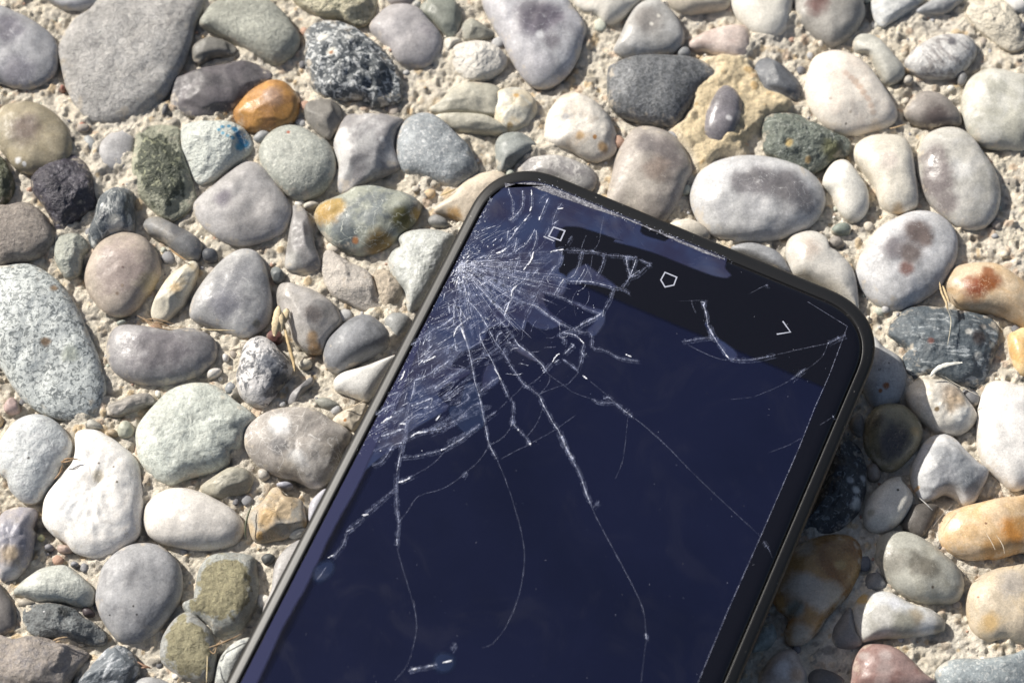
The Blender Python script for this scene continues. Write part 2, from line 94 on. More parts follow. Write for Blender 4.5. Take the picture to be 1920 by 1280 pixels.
('dark green rough stone below the yellow mortar patch',[44.4,42.3,45.5,43.3,48.2,43.6,50.5,43.3,52.6,42.0,54.9,41.0,57.2,39.6,59.5,38.6,60.0,37.0,59.3,35.3,57.1,34.0,55.0,32.7,52.6,31.7,50.3,32.1,48.3,33.4,46.3,34.7,44.6,36.0,44.4,38.6],(0.124,0.141,0.121),{'c2': (0.285,0.304,0.278),'s2': 0.4,'k': 'rough','n': 0.4,'h': 3.8,'f': 6,'sc': 1.2,'spots': [(48.7,36.5,0.6,(0.38,0.285,0.122)),(56.2,35.5,1.5,(0.138,0.144,0.081)),(52.0,33.6,0.5,(0.33,0.238,0.115))]}),
('small white tooth shaped pebble',[54.7,30.7,56.0,33.1,57.4,34.1,58.8,34.1,60.0,32.8,61.2,30.7,62.3,28.6,62.5,25.5,61.7,23.5,60.3,22.4,58.6,22.6,57.1,24.5,56.1,27.6,54.8,29.1],(0.728,0.706,0.642),{'h': 4.4,'g': 0.4}),
('cream white tooth shaped pebble,the bigger of the pair',[60.5,36.4,61.5,37.9,63.6,39.0,66.2,39.2,68.9,38.9,70.3,37.3,70.8,34.7,71.0,31.4,71.2,28.1,71.0,25.5,69.9,24.4,68.0,23.8,66.0,24.0,64.4,25.5,63.7,29.1,62.0,32.1,60.6,34.4],(0.694,0.651,0.559),{'spots': [(67.4,23.9,1.0,(0.481,0.368,0.234)),(65.7,32.6,1.5,(0.6,0.541,0.477))],'h': 4.6,'g': 0.35}),
('glossy long oval pebble,brown grey with a milky right half',[72.7,38.4,74.3,39.8,76.8,40.7,79.6,40.4,81.8,38.4,83.4,35.4,84.8,32.8,85.6,29.7,85.6,26.6,84.6,23.5,82.7,21.4,80.3,20.7,78.0,21.1,75.9,22.7,74.1,24.5,72.4,27.1,71.5,30.2,71.3,33.8],(0.427,0.413,0.374),{'c2': (0.495,0.481,0.448),'spots': [(73.9,33.8,2.0,(0.209,0.189,0.181)),(74.0,28.6,2.4,(0.227,0.203,0.195)),(75.4,25.0,1.6,(0.254,0.23,0.219)),(78.2,30.7,1.7,(0.51,0.503,0.482)),(74.5,30.7,2,(0.218,0.198,0.19))],'h': 4.2,'g': 0.28}),
('tiny green pebble below the white tooth pebbles',[55.6,20.8,56.4,21.7,57.9,22.1,59.0,21.4,58.8,20.1,57.5,19.8,56.0,20.0],(0.208,0.238,0.208),{'h': 2}),
('tiny brown stone beside the cream wavy pebble',[54.9,18.2,55.7,19.5,57.1,19.2,57.7,17.9,56.5,17.3,55.3,17.6],(0.262,0.238,0.214),{'h': 1.6,'f': 3}),
('cream white wavy pebble passing behind the phone corner',[47.4,17.0,48.2,19.2,49.7,20.1,51.7,20.5,53.4,20.1,54.7,18.9,54.9,17.3,56.4,16.3,57.5,15.1,58.6,13.8,59.3,11.6,59.5,8.8,59.5,6.3,59.2,5.5,57.6,6.9,54.8,9.1,51.5,11.0,48.7,12.2,47.8,14.1],(0.574,0.553,0.511),{'spots': [(50.8,16.2,1.8,(0.437,0.389,0.343)),(54.7,8.8,1.4,(0.566,0.537,0.48))],'h': 4,'g': 0.4}),
('large round grey pebble with a rusty violet centre,right of the phone corner',[59.4,13.5,60.4,16.0,62.1,18.9,64.2,21.4,67.0,23.0,69.7,24.1,72.0,24.3,74.3,23.7,76.2,22.1,77.3,19.8,77.3,17.0,76.5,14.1,75.1,11.6,73.2,9.4,70.8,7.6,68.7,6.3,66.6,5.5,64.4,5.7,62.2,6.9,60.6,8.8,59.5,11.0],(0.374,0.374,0.384),{'c2': (0.472,0.472,0.479),'s2': 0.45,'spots': [(69.7,18.7,2.2,(0.171,0.144,0.138)),(65.5,15.6,2.0,(0.196,0.185,0.196)),(68.3,14.6,1.8,(0.173,0.151,0.146)),(67.3,11.8,1.1,(0.172,0.106,0.095)),(71.1,17.5,1.2,(0.177,0.144,0.134))],'h': 5}),
('tan pebble with a red brown blotch at the right edge',[74.4,10.4,75.5,12.6,77.0,13.8,79.6,14.3,82.8,14.3,84.8,13.5,86.4,12.2,88.2,10.7,89.8,8.8,89.2,2.3,87.2,2.8,84.8,4.2,82.0,5.1,78.6,5.7,76.1,6.6,74.9,8.5],(0.488,0.388,0.27),{'c2': (0.471,0.334,0.196),'s2': 0.4,'spots': [(79.0,8.5,1.7,(0.201,0.084,0.041)),(81.4,9.7,1.6,(0.219,0.099,0.048)),(81.5,11.6,0.9,(0.219,0.099,0.048)),(77.9,9.7,0.9,(0.237,0.114,0.062))],'h': 4.8,'g': 0.4}),
('dark slate rock with pale stripes right of the phone',[63.9,1.7,65.7,4.2,67.8,5.9,70.7,6.2,73.5,5.9,76.3,5.5,79.2,5.1,81.9,4.2,83.2,2.3,82.9,-0.8,81.5,-3.8,80.5,-6.2,79.5,-8.0,76.9,-8.6,73.9,-7.7,71.1,-6.8,68.3,-7.1,66.7,-5.9,66.3,-3.2,67.2,-2.0,65.9,-0.8,64.6,0.5],(0.077,0.093,0.106),{'c2': (0.32,0.345,0.358),'s2': 0.5,'k': 'banded','sc': 0.7,'rot': 0.1,'n': 0.35,'h': 4.4,'f': 5,'spots': [(78.9,-0.5,1.0,(0.06,0.052,0.052)),(77.2,0.4,0.5,(0.401,0.394,0.368)),(81.3,-1.5,0.5,(0.351,0.351,0.319)),(80.2,1.9,0.5,(0.344,0.325,0.299)),(70.7,-1.2,0.5,(0.148,0.069,0.058)),(78.6,-3.6,0.6,(0.404,0.404,0.377))]}),
('yellow orange pebble cut by the right edge',[84.6,0.8,85.7,1.7,88.0,2.0,88.2,-5.3,86.7,-6.4,85.4,-5.3,84.6,-2.6],(0.656,0.492,0.274),{'c2': (0.57,0.356,0.145),'s2': 0.4,'h': 4.4,'g': 0.4}),
('grey pebble with rust spots in the phone shadow',[61.5,0.8,62.8,-0.8,64.4,-2.0,66.0,-3.2,66.5,-5.0,66.9,-6.8,66.2,-9.2,64.9,-11.3,62.0,-12.5,60.4,-11.6,59.4,-9.5,59.0,-6.8,59.9,-2.3],(0.363,0.363,0.363),{'spots': [(62.7,-9.0,0.5,(0.224,0.085,0.032)),(61.8,-9.8,0.35,(0.226,0.099,0.044)),(61.8,-6.2,0.25,(0.123,0.123,0.123)),(63.5,-5.0,0.2,(0.123,0.123,0.123))],'h': 3.2}),
('beige and cream pebble half in the phone shadow',[66.3,-9.5,67.1,-7.9,68.9,-7.1,71.1,-7.1,73.4,-7.3,75.2,-8.6,76.5,-10.7,77.7,-12.5,78.2,-14.0,76.9,-15.8,74.8,-16.9,72.6,-16.9,71.0,-16.4,69.7,-15.2,67.8,-13.7,66.6,-11.6],(0.519,0.478,0.404),{'c2': (0.601,0.567,0.506),'s2': 0.45,'spots': [(73.5,-10.8,1.7,(0.38,0.318,0.251)),(73.7,-12.6,1.4,(0.379,0.307,0.226)),(70.8,-13.5,0.4,(0.196,0.141,0.08)),(75.1,-14.9,1.5,(0.596,0.581,0.538))],'n': 0.2,'h': 4.6,'g': 0.45,'f': 3}),
('big smooth white stone at the right edge',[77.7,-16.7,78.2,-13.1,79.1,-9.8,80.6,-7.7,82.7,-7.3,85.1,-8.0,87.6,-9.2,88.0,-16.1,86.6,-25.4,84.9,-26.4,82.9,-26.6,80.9,-24.8,78.8,-22.5,77.9,-20.2],(0.708,0.687,0.658),{'h': 5,'g': 0.45}),
('round olive brown pebble with a dark centre',[58.6,-17.5,59.0,-15.2,60.3,-12.8,62.1,-11.6,64.1,-11.5,66.0,-11.9,67.6,-13.4,68.6,-15.2,68.7,-17.2,67.7,-19.6,65.9,-21.6,63.8,-23.2,61.9,-23.2,60.3,-21.9,59.0,-19.9],(0.197,0.167,0.106),{'spots': [(63.5,-18.7,2.4,(0.067,0.061,0.054)),(62.6,-20.1,1.6,(0.067,0.061,0.054)),(67.0,-17.2,0.8,(0.304,0.229,0.119)),(61.0,-15.2,1.2,(0.132,0.115,0.084))],'c2': (0.239,0.211,0.137),'h': 4.4,'g': 0.35}),
('white and grey three cornered stone with a broken lower edge',[66.3,-23.1,67.2,-20.8,68.9,-18.1,70.6,-17.1,72.6,-16.9,74.2,-17.8,75.7,-19.9,77.5,-21.9,79.1,-23.1,78.9,-24.5,77.7,-26.6,76.4,-28.9,74.9,-29.5,73.4,-28.0,71.8,-27.2,70.1,-28.0,68.1,-28.6,66.9,-27.2,66.2,-25.1],(0.435,0.435,0.435),{'c2': (0.513,0.513,0.513),'s2': 0.5,'spots': [(71.3,-21.4,1.6,(0.268,0.275,0.287)),(73.3,-23.7,2.4,(0.251,0.26,0.272)),(75.3,-26.0,1.8,(0.269,0.279,0.288)),(71.0,-25.1,2.0,(0.278,0.284,0.297)),(66.9,-26.6,0.35,(0.476,0.311,0.178))],'h': 4.8,'n': 0.15,'f': 3}),
('white broken pebble half in the phone shadow',[58.2,-29.5,59.1,-27.7,61.1,-25.7,62.9,-24.5,64.6,-24.3,64.6,-25.1,65.8,-26.3,66.4,-27.7,65.9,-29.5,64.6,-31.5,63.1,-32.9,61.7,-33.7,59.8,-33.9,58.2,-32.9,57.9,-31.2],(0.679,0.651,0.58),{'spots': [(63.4,-27.4,0.25,(0.049,0.049,0.041)),(58.9,-31.1,0.5,(0.395,0.382,0.317))],'h': 4.6,'f': 2}),
('dark brown stone sunk behind the white broken pebble',[64.2,-32.9,64.9,-30.9,65.9,-29.2,68.1,-28.9,70.3,-29.2,70.2,-30.6,68.9,-32.9,67.4,-34.6,65.8,-34.3],(0.106,0.095,0.085),{'h': 2.2}),
('long orange tan pebble at the right edge',[70.0,-34.3,70.5,-32.3,71.8,-30.6,74.4,-29.5,76.9,-28.9,80.6,-28.0,83.6,-27.7,85.9,-27.4,86.7,-30.6,86.1,-36.3,82.8,-37.4,79.7,-38.3,76.9,-38.5,74.2,-38.5,71.6,-37.4,70.3,-36.0],(0.569,0.43,0.284),{'c2': (0.538,0.374,0.205),'s2': 0.45,'spots': [(81.4,-34.8,1.8,(0.48,0.238,0.079)),(78.4,-37.3,1.6,(0.471,0.291,0.134)),(77.1,-33.4,0.22,(0.187,0.09,0.051)),(83.1,-33.4,1.2,(0.486,0.273,0.107))],'h': 4.8,'g': 0.35,'vein': 0.0}),
('olive grey oval pebble with a darker smudge',[59.3,-37.9,59.8,-35.6,61.2,-34.1,63.2,-33.7,65.7,-34.1,68.3,-35.6,70.3,-37.4,72.2,-39.1,73.3,-40.9,73.6,-42.9,72.9,-44.9,71.6,-45.8,69.2,-45.9,66.5,-45.8,63.9,-44.9,61.8,-43.4,60.3,-41.4,59.4,-39.6],(0.296,0.286,0.24),{'c2': (0.362,0.356,0.311),'s2': 0.5,'spots': [(65.6,-39.9,1.6,(0.135,0.127,0.104)),(67.4,-40.9,1.4,(0.158,0.148,0.121)),(61.7,-39.6,1.8,(0.229,0.217,0.183)),(67.8,-43.9,0.25,(0.1,0.079,0.059))],'h': 4.8,'g': 0.42}),
('large sandy tan pebble at the lower right edge',[73.6,-45.4,74.6,-42.9,76.1,-41.4,78.7,-40.1,81.4,-39.6,84.6,-39.4,85.3,-42.9,84.6,-50.4,83.4,-52.8,81.5,-52.6,79.1,-51.9,77.2,-52.1,75.3,-51.4,74.0,-49.4],(0.49,0.397,0.271),{'c2': (0.446,0.381,0.29),'s2': 0.5,'spots': [(75.1,-45.4,0.2,(0.272,0.131,0.071)),(76.7,-49.5,1.2,(0.479,0.337,0.166)),(80.8,-43.6,2,(0.404,0.357,0.299))],'h': 4.6,'g': 0.5}),
('white banded grey pebble with an orange tip',[55.0,-47.4,55.8,-45.4,57.2,-44.0,59.1,-43.8,61.3,-43.9,63.4,-45.2,65.5,-46.2,67.7,-46.7,69.3,-47.9,70.0,-49.1,69.6,-50.4,67.6,-50.9,65.2,-51.4,62.7,-51.6,60.3,-51.5,57.9,-51.9,56.2,-52.1,55.3,-50.1],(0.385,0.372,0.334),{'c2': (0.484,0.471,0.438),'s2': 0.45,'spots': [(56.7,-45.4,0.9,(0.476,0.327,0.138)),(59.3,-45.4,1.2,(0.586,0.594,0.601)),(61.6,-46.4,1.1,(0.565,0.572,0.594)),(63.5,-47.4,1.0,(0.563,0.571,0.578)),(65.9,-47.6,0.8,(0.536,0.536,0.522)),(66.9,-49.8,1.3,(0.601,0.594,0.571)),(67.5,-48.1,0.8,(0.552,0.537,0.509)),(64.8,-48.6,1.2,(0.287,0.247,0.184)),(62.6,-50.1,1.8,(0.314,0.302,0.252)),(68.6,-50.1,0.8,(0.273,0.255,0.213))],'h': 3.8,'g': 0.4}),
('red brown pebble with a pale streak at the bottom edge',[54.5,-55.8,55.3,-54.1,56.6,-52.8,58.3,-52.5,60.7,-52.8,62.6,-53.8,64.4,-55.5,66.2,-57.5,68.0,-59.2,64.5,-60.9,57.3,-60.9,54.3,-59.7,54.3,-57.7],(0.222,0.136,0.12),{'c2': (0.291,0.203,0.184),'s2': 0.45,'spots': [(59.5,-55.1,0.9,(0.357,0.293,0.275)),(59.1,-57.3,1.1,(0.315,0.246,0.228)),(58.5,-59.4,1.0,(0.295,0.219,0.2)),(56.2,-54.9,0.7,(0.319,0.263,0.245))],'h': 4.6,'g': 0.4}),
('blue grey mottled stone in the bottom right corner',[67.9,-56.8,69.7,-55.3,72.1,-54.9,75.0,-55.0,78.2,-54.6,80.6,-54.1,83.3,-53.6,83.2,-60.1,76.4,-60.9,69.3,-60.1,68.0,-58.5],(0.249,0.28,0.292),{'c2': (0.458,0.478,0.471),'s2': 0.42,'k': 'granite','sc': 1.3,'h': 4.2}),
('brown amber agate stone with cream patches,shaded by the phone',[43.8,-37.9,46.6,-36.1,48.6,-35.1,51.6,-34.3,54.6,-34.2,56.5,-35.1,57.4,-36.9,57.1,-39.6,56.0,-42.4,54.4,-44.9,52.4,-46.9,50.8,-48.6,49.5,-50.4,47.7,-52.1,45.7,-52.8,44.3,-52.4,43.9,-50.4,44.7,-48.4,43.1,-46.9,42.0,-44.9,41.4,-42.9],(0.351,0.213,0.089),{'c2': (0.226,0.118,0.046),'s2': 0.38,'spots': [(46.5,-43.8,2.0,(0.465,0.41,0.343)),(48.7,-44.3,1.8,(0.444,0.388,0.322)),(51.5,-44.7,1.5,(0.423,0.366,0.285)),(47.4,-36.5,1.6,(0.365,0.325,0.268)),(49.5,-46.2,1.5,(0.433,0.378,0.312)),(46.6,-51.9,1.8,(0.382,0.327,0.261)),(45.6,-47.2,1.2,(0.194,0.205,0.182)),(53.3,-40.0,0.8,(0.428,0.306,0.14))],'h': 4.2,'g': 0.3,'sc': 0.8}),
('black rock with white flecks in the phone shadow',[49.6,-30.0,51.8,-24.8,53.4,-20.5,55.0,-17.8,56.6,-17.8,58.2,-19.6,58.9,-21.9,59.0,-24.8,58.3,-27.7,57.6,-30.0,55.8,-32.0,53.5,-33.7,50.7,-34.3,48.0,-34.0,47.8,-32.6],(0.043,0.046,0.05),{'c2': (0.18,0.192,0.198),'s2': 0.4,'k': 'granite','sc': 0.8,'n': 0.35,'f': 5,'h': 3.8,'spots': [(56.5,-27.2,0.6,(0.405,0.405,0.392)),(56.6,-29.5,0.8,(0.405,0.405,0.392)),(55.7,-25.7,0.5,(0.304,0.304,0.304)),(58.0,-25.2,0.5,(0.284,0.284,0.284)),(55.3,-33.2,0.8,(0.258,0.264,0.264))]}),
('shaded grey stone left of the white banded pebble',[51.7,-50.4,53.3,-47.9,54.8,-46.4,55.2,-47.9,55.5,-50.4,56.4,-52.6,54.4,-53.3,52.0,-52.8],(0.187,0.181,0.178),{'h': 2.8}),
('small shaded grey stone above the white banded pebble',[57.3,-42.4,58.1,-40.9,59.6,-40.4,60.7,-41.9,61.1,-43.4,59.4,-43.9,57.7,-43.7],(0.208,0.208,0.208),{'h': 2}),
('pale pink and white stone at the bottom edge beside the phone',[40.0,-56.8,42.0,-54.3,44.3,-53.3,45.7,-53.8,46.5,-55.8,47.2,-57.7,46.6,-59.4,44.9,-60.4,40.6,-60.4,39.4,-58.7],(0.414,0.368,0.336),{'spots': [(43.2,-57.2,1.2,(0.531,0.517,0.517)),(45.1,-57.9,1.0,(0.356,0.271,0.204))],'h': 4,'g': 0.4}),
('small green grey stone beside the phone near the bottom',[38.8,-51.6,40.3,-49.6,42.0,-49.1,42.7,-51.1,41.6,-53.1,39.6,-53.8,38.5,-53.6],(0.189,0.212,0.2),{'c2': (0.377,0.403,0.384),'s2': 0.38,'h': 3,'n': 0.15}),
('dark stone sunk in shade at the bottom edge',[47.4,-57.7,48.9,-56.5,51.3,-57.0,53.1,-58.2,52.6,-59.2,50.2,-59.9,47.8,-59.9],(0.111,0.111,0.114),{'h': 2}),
('flat rough brown grey stone at the left edge',[-90.1,24.9,-88.1,25.3,-85.6,25.9,-83.7,25.3,-81.6,23.7,-80.2,21.4,-79.3,19.2,-79.6,17.3,-81.2,15.7,-83.4,14.8,-86.3,14.3,-89.1,14.0,-90.8,19.5],(0.315,0.278,0.247),{'c2': (0.211,0.187,0.169),'s2': 0.42,'k': 'pitted','n': 0.12,'h': 3.6,'p': 4.5,'sc': 1.4}),
('small pale green angular stone left of the round beige pebble',[-79.3,17.3,-79.0,19.2,-77.5,20.1,-75.5,20.0,-74.2,18.9,-73.5,17.0,-74.2,15.4,-74.4,13.2,-75.4,11.8,-76.8,11.5,-78.1,12.9,-79.1,15.1],(0.375,0.388,0.342),{'c2': (0.298,0.305,0.267),'s2': 0.45,'f': 6,'n': 0.2,'h': 4,'k': 'rough'}),
('black white and blue grey striped rock',[-72.4,25.9,-71.7,27.5,-70.0,28.7,-68.2,28.8,-66.4,27.8,-66.0,25.3,-65.6,21.7,-65.9,19.8,-67.6,19.8,-70.1,18.5,-71.8,17.3,-72.6,17.0,-73.6,18.9,-73.5,20.8,-72.8,23.0],(0.092,0.105,0.116),{'c2': (0.455,0.468,0.455),'s2': 0.46,'k': 'banded','sc': 0.7,'rot': 1.3,'n': 0.25,'h': 4.4,'f': 3,'spots': [(-68.6,20.8,1.0,(0.527,0.513,0.464)),(-68.7,19.2,0.9,(0.502,0.481,0.432)),(-70.6,21.8,0.8,(0.041,0.05,0.064))],'g': 0.4}),
('large round beige pink pebble with tan margins',[-73.7,11.3,-73.4,14.1,-72.3,17.0,-70.5,19.2,-68.2,20.1,-65.9,20.0,-63.8,19.2,-62.0,17.3,-60.9,14.8,-60.6,12.6,-61.5,9.7,-63.1,7.6,-64.9,5.4,-66.8,4.5,-69.1,4.8,-71.0,6.3,-72.9,8.8],(0.409,0.348,0.288),{'core': (0.315,0.259,0.235),'c2': (0.386,0.333,0.28),'spots': [(-66.5,12.0,0.25,(0.149,0.105,0.094)),(-66.5,8.9,0.3,(0.219,0.168,0.126)),(-67.3,7.6,0.3,(0.219,0.168,0.126)),(-61.8,9.8,1.6,(0.402,0.335,0.23))],'h': 4.6}),
('long brown grey pebble above the white shard',[-64.3,21.7,-63.5,23.0,-61.7,23.2,-60.0,22.4,-57.8,21.1,-55.4,19.8,-53.8,18.2,-53.7,16.3,-54.6,15.1,-56.6,15.4,-58.4,16.6,-60.6,18.5,-63.0,19.8,-63.9,20.8],(0.23,0.218,0.2),{'c2': (0.203,0.203,0.203),'spots': [(-58.0,19.8,1.2,(0.124,0.124,0.129))],'h': 3}),
('tiny blue black pebble right of the long brown grey one',[-53.8,16.3,-53.0,17.2,-51.5,17.0,-50.9,15.7,-51.4,14.8,-53.1,14.8],(0.074,0.079,0.089),{'h': 2}),
('long cream white shard standing proud',[-61.9,5.1,-61.3,7.6,-60.1,10.0,-58.8,12.2,-57.1,13.8,-55.5,14.9,-54.3,14.4,-54.2,12.9,-54.9,10.0,-56.1,6.9,-57.5,5.4,-59.1,3.8,-61.1,3.7],(0.604,0.562,0.458),{'c2': (0.476,0.4,0.276),'s2': 0.32,'f': 7,'n': 0.2,'h': 4.2,'spots': [(-57.5,8.7,0.9,(0.503,0.388,0.237))]}),
('grey rounded triangle pebble with a cream rim',[-55.3,5.0,-55.0,7.3,-53.7,10.0,-51.9,12.8,-49.7,15.3,-47.5,16.8,-45.4,17.0,-43.7,16.0,-42.4,13.3,-41.6,9.8,-41.1,6.8,-41.5,3.8,-42.8,1.9,-44.8,0.6,-46.9,0.7,-49.6,1.9,-52.4,2.9,-54.6,3.8],(0.392,0.388,0.379),{'core': (0.234,0.234,0.243),'c2': (0.367,0.364,0.361),'s2': 0.5,'spots': [(-43.5,2.5,0.6,(0.204,0.199,0.17)),(-48.9,5.4,2.0,(0.211,0.211,0.228)),(-44.5,8.4,1.3,(0.344,0.344,0.344))],'h': 4.4,'g': 0.45}),
('bean shaped grey violet pebble',[-69.0,-2.3,-68.8,0.5,-67.8,2.3,-65.9,2.9,-63.3,2.6,-60.7,2.2,-57.8,1.8,-55.3,2.2,-53.0,1.8,-50.9,0.5,-50.1,-1.4,-50.4,-3.5,-52.0,-5.6,-54.5,-7.1,-57.3,-7.9,-60.3,-8.2,-63.5,-7.7,-66.4,-6.5,-68.2,-4.7],(0.275,0.266,0.269),{'core': (0.159,0.148,0.156),'spots': [(-62.2,-8.3,0.4,(0.168,0.127,0.099)),(-52.1,-6.5,0.3,(0.114,0.087,0.072)),(-61.8,-3.5,0.7,(0.261,0.249,0.255))],'h': 4.2,'g': 0.45}),
('big speckled granite boulder pebble at the left edge',[-91.7,7.8,-90.3,12.8,-86.7,14.1,-83.0,14.1,-79.6,12.3,-76.6,9.3,-74.3,5.8,-72.4,1.9,-70.8,-1.5,-69.4,-4.9,-68.5,-8.8,-69.0,-11.7,-70.8,-13.8,-74.3,-14.3,-77.0,-14.0,-80.8,-12.1,-83.7,-9.3,-86.8,-4.9,-90.8,-1.1],(0.508,0.536,0.522),{'c2': (0.201,0.219,0.219),'s2': 0.46,'k': 'granite','sc': 0.95,'n': 0.2,'h': 5,'spots': [(-78.6,-1.6,0.7,(0.245,0.177,0.12)),(-78.3,8.7,0.6,(0.264,0.194,0.13)),(-74.4,-3.5,1.2,(0.412,0.44,0.385))]}),
('black and white marbled pebble with a split',[-46.7,-7.4,-46.4,-4.7,-45.8,-1.6,-44.6,0.2,-42.8,0.8,-41.3,0.2,-39.8,-1.3,-38.3,-3.2,-37.1,-4.9,-37.3,-6.5,-38.6,-8.3,-39.8,-10.2,-41.3,-11.9,-43.1,-12.0,-44.7,-11.2,-46.1,-9.6],(0.536,0.522,0.515),{'c2': (0.132,0.135,0.144),'s2': 0.47,'k': 'granite','sc': 0.45,'n': 0.2,'h': 4.6,'g': 0.35,'spots': [(-41.2,-5.3,1.4,(0.186,0.192,0.209)),(-38.8,-8.2,1.6,(0.126,0.131,0.142)),(-43.2,-10.6,1.2,(0.576,0.561,0.547))]}),
('tiny grey blue pebble left of the marbled one',[-48.5,-8.5,-47.8,-7.5,-46.7,-7.7,-46.4,-8.9,-47.3,-9.7,-48.2,-9.4],(0.27,0.283,0.295),{'h': 1.8}),
('upright grey stone with a white side,left of the patchwork pebble',[-39.3,13.8,-39.1,17.0,-38.7,20.8,-38.3,23.7,-38.3,25.6,-36.8,25.3,-35.6,23.7,-34.6,20.8,-34.2,17.9,-33.3,15.4,-32.8,13.5,-34.0,12.6,-36.3,12.6,-38.3,12.9],(0.28,0.27,0.264),{'spots': [(-38.1,14.3,1.3,(0.423,0.416,0.396)),(-37.2,12.4,1.2,(0.402,0.395,0.375)),(-36.5,17.1,1.0,(0.188,0.18,0.182)),(-36.3,19.6,1,(0.188,0.18,0.182))],'h': 4.2,'f': 4}),
('brown grey faceted pebble with an orange stain',[-40.5,8.8,-40.0,10.4,-38.6,10.7,-36.5,10.0,-34.5,9.4,-32.4,8.2,-30.7,6.9,-29.5,5.1,-29.1,3.2,-30.5,1.4,-31.3,-0.1,-32.1,-2.0,-33.8,-2.4,-35.5,-1.7,-37.3,0.2,-38.2,2.9,-39.8,5.1,-40.3,6.9],(0.324,0.305,0.283),{'c2': (0.39,0.37,0.351),'spots': [(-33.8,-0.2,0.9,(0.301,0.213,0.132)),(-33.5,-1.8,1.0,(0.299,0.195,0.103)),(-33.7,3.7,1.3,(0.226,0.203,0.188))],'h': 4.4,'f': 4,'g': 0.35}),
('dark blue grey oval pebble left of the phone',[-32.1,-2.6,-31.6,-0.4,-29.9,1.7,-28.0,3.5,-26.0,4.6,-24.0,4.5,-22.3,3.2,-20.8,1.4,-20.5,-0.4,-21.6,-2.0,-23.8,-3.2,-26.6,-4.7,-29.4,-5.8,-31.1,-5.3,-31.9,-4.1],(0.157,0.163,0.174),{'c2': (0.225,0.231,0.244),'s2': 0.5,'h': 4.6}),
('small grey pebble touching the phone left side',[-21.9,3.8,-20.9,5.1,-19.2,5.1,-17.5,4.2,-17.4,2.3,-19.4,0.2,-20.8,1.1,-21.7,2.3],(0.286,0.292,0.286),{'h': 3.6}),
('rough pinkish white limestone chunk',[-32.9,13.2,-32.7,16.3,-31.6,17.0,-29.8,15.7,-27.7,14.4,-25.1,13.2,-23.9,11.3,-23.0,8.5,-22.1,5.7,-23.8,5.1,-26.1,5.7,-28.4,6.9,-30.7,7.9,-32.2,10.0],(0.605,0.556,0.501),{'c2': (0.475,0.414,0.346),'s2': 0.35,'k': 'pitted','n': 0.3,'f': 6,'h': 3.6}),
('crumbly tan stone beside the pinkish white chunk',[-23.9,12.6,-21.7,13.2,-19.9,11.3,-18.7,9.4,-19.5,6.9,-21.2,5.4,-22.7,7.6],(0.511,0.439,0.348),{'k': 'pitted','n': 0.3,'h': 2.6,'f': 4}),
('pale grey green stone half under the phone left edge',[-21.4,15.1,-20.6,16.6,-19.4,17.3,-19.8,18.9,-18.6,20.1,-16.3,20.7,-13.7,20.7,-11.4,20.1,-9.9,18.5,-14.1,8.5,-17.2,5.1,-18.1,6.3,-18.4,8.8,-19.9,10.4,-21.1,12.9],(0.407,0.42,0.394),{'c2': (0.506,0.52,0.5),'s2': 0.45,'k': 'granite','sc': 0.7,'h': 4.2,'n': 0.15}),
('white pebble half under the phone left edge',[-30.2,-7.4,-29.1,-6.2,-27.2,-5.6,-24.4,-4.7,-21.0,-3.2,-19.3,-3.2,-23.4,-10.4,-26.2,-10.4,-28.5,-9.5,-29.9,-8.9],(0.688,0.674,0.638),{'h': 3.8,'g': 0.4}),
('tiny dark green stone left of the upright grey stone',[-41.7,12.9,-41.0,13.8,-39.8,13.2,-39.2,11.9,-39.7,11.0,-41.0,11.0],(0.141,0.152,0.152),{'h': 1.8,'f': 4}),
('tiny maroon stone under the straw husk',[-41.9,1.1,-40.8,2.0,-39.3,1.4,-39.3,0.2,-40.4,-0.3,-41.5,0.2],(0.131,0.061,0.055),{'h': 1.6,'f': 4}),
('narrow grey flake right of the marbled pebble',[-38.0,-10.7,-36.9,-9.2,-35.3,-7.7,-33.9,-6.5,-33.7,-7.7,-35.2,-9.2,-36.3,-11.3,-37.7,-11.5],(0.309,0.3,0.297),{'h': 2,'f': 5,'n': 0.1}),
('small green grey sliver left of the phone',[-33.2,-10.7,-31.2,-10.4,-29.0,-11.6,-29.5,-12.4,-31.5,-12.4,-32.9,-11.6],(0.31,0.31,0.272),{'h': 1.6}),
('tiny cream pebble below the brown grey faceted one',[-36.3,-4.1,-35.2,-3.3,-34.0,-3.8,-34.3,-4.7,-35.7,-4.9],(0.521,0.487,0.406),{'h': 1.4}),
('tiny cream pebble left of the patchwork pebble',[-36.4,25.7,-34.8,26.2,-33.6,25.6,-34.7,24.9,-36.2,24.9],(0.522,0.488,0.421),{'h': 1.4}),
('tiny green pebble above the bean shaped one',[-67.6,3.4,-66.5,3.8,-65.9,3.4,-66.7,2.9,-67.4,2.9],(0.339,0.365,0.32),{'h': 1.1}),
('tiny pale pebble below the bean shaped one',[-51.6,-5.6,-50.4,-5.0,-49.2,-5.3,-50.0,-6.5,-51.4,-6.8],(0.527,0.5,0.459),{'h': 1.2}),
('tiny white pebble left of the marbled stone',[-49.2,-2.6,-48.7,-2.3,-48.1,-2.9,-48.3,-3.8,-49.0,-3.6],(0.586,0.565,0.537),{'h': 1.2}),
('small grey chip in the shade near the phone left edge',[-14.6,23.0,-13.2,23.7,-11.4,22.7,-11.1,21.4,-12.8,21.4,-14.3,21.9],(0.235,0.235,0.229),{'h': 1.4,'f': 3}),
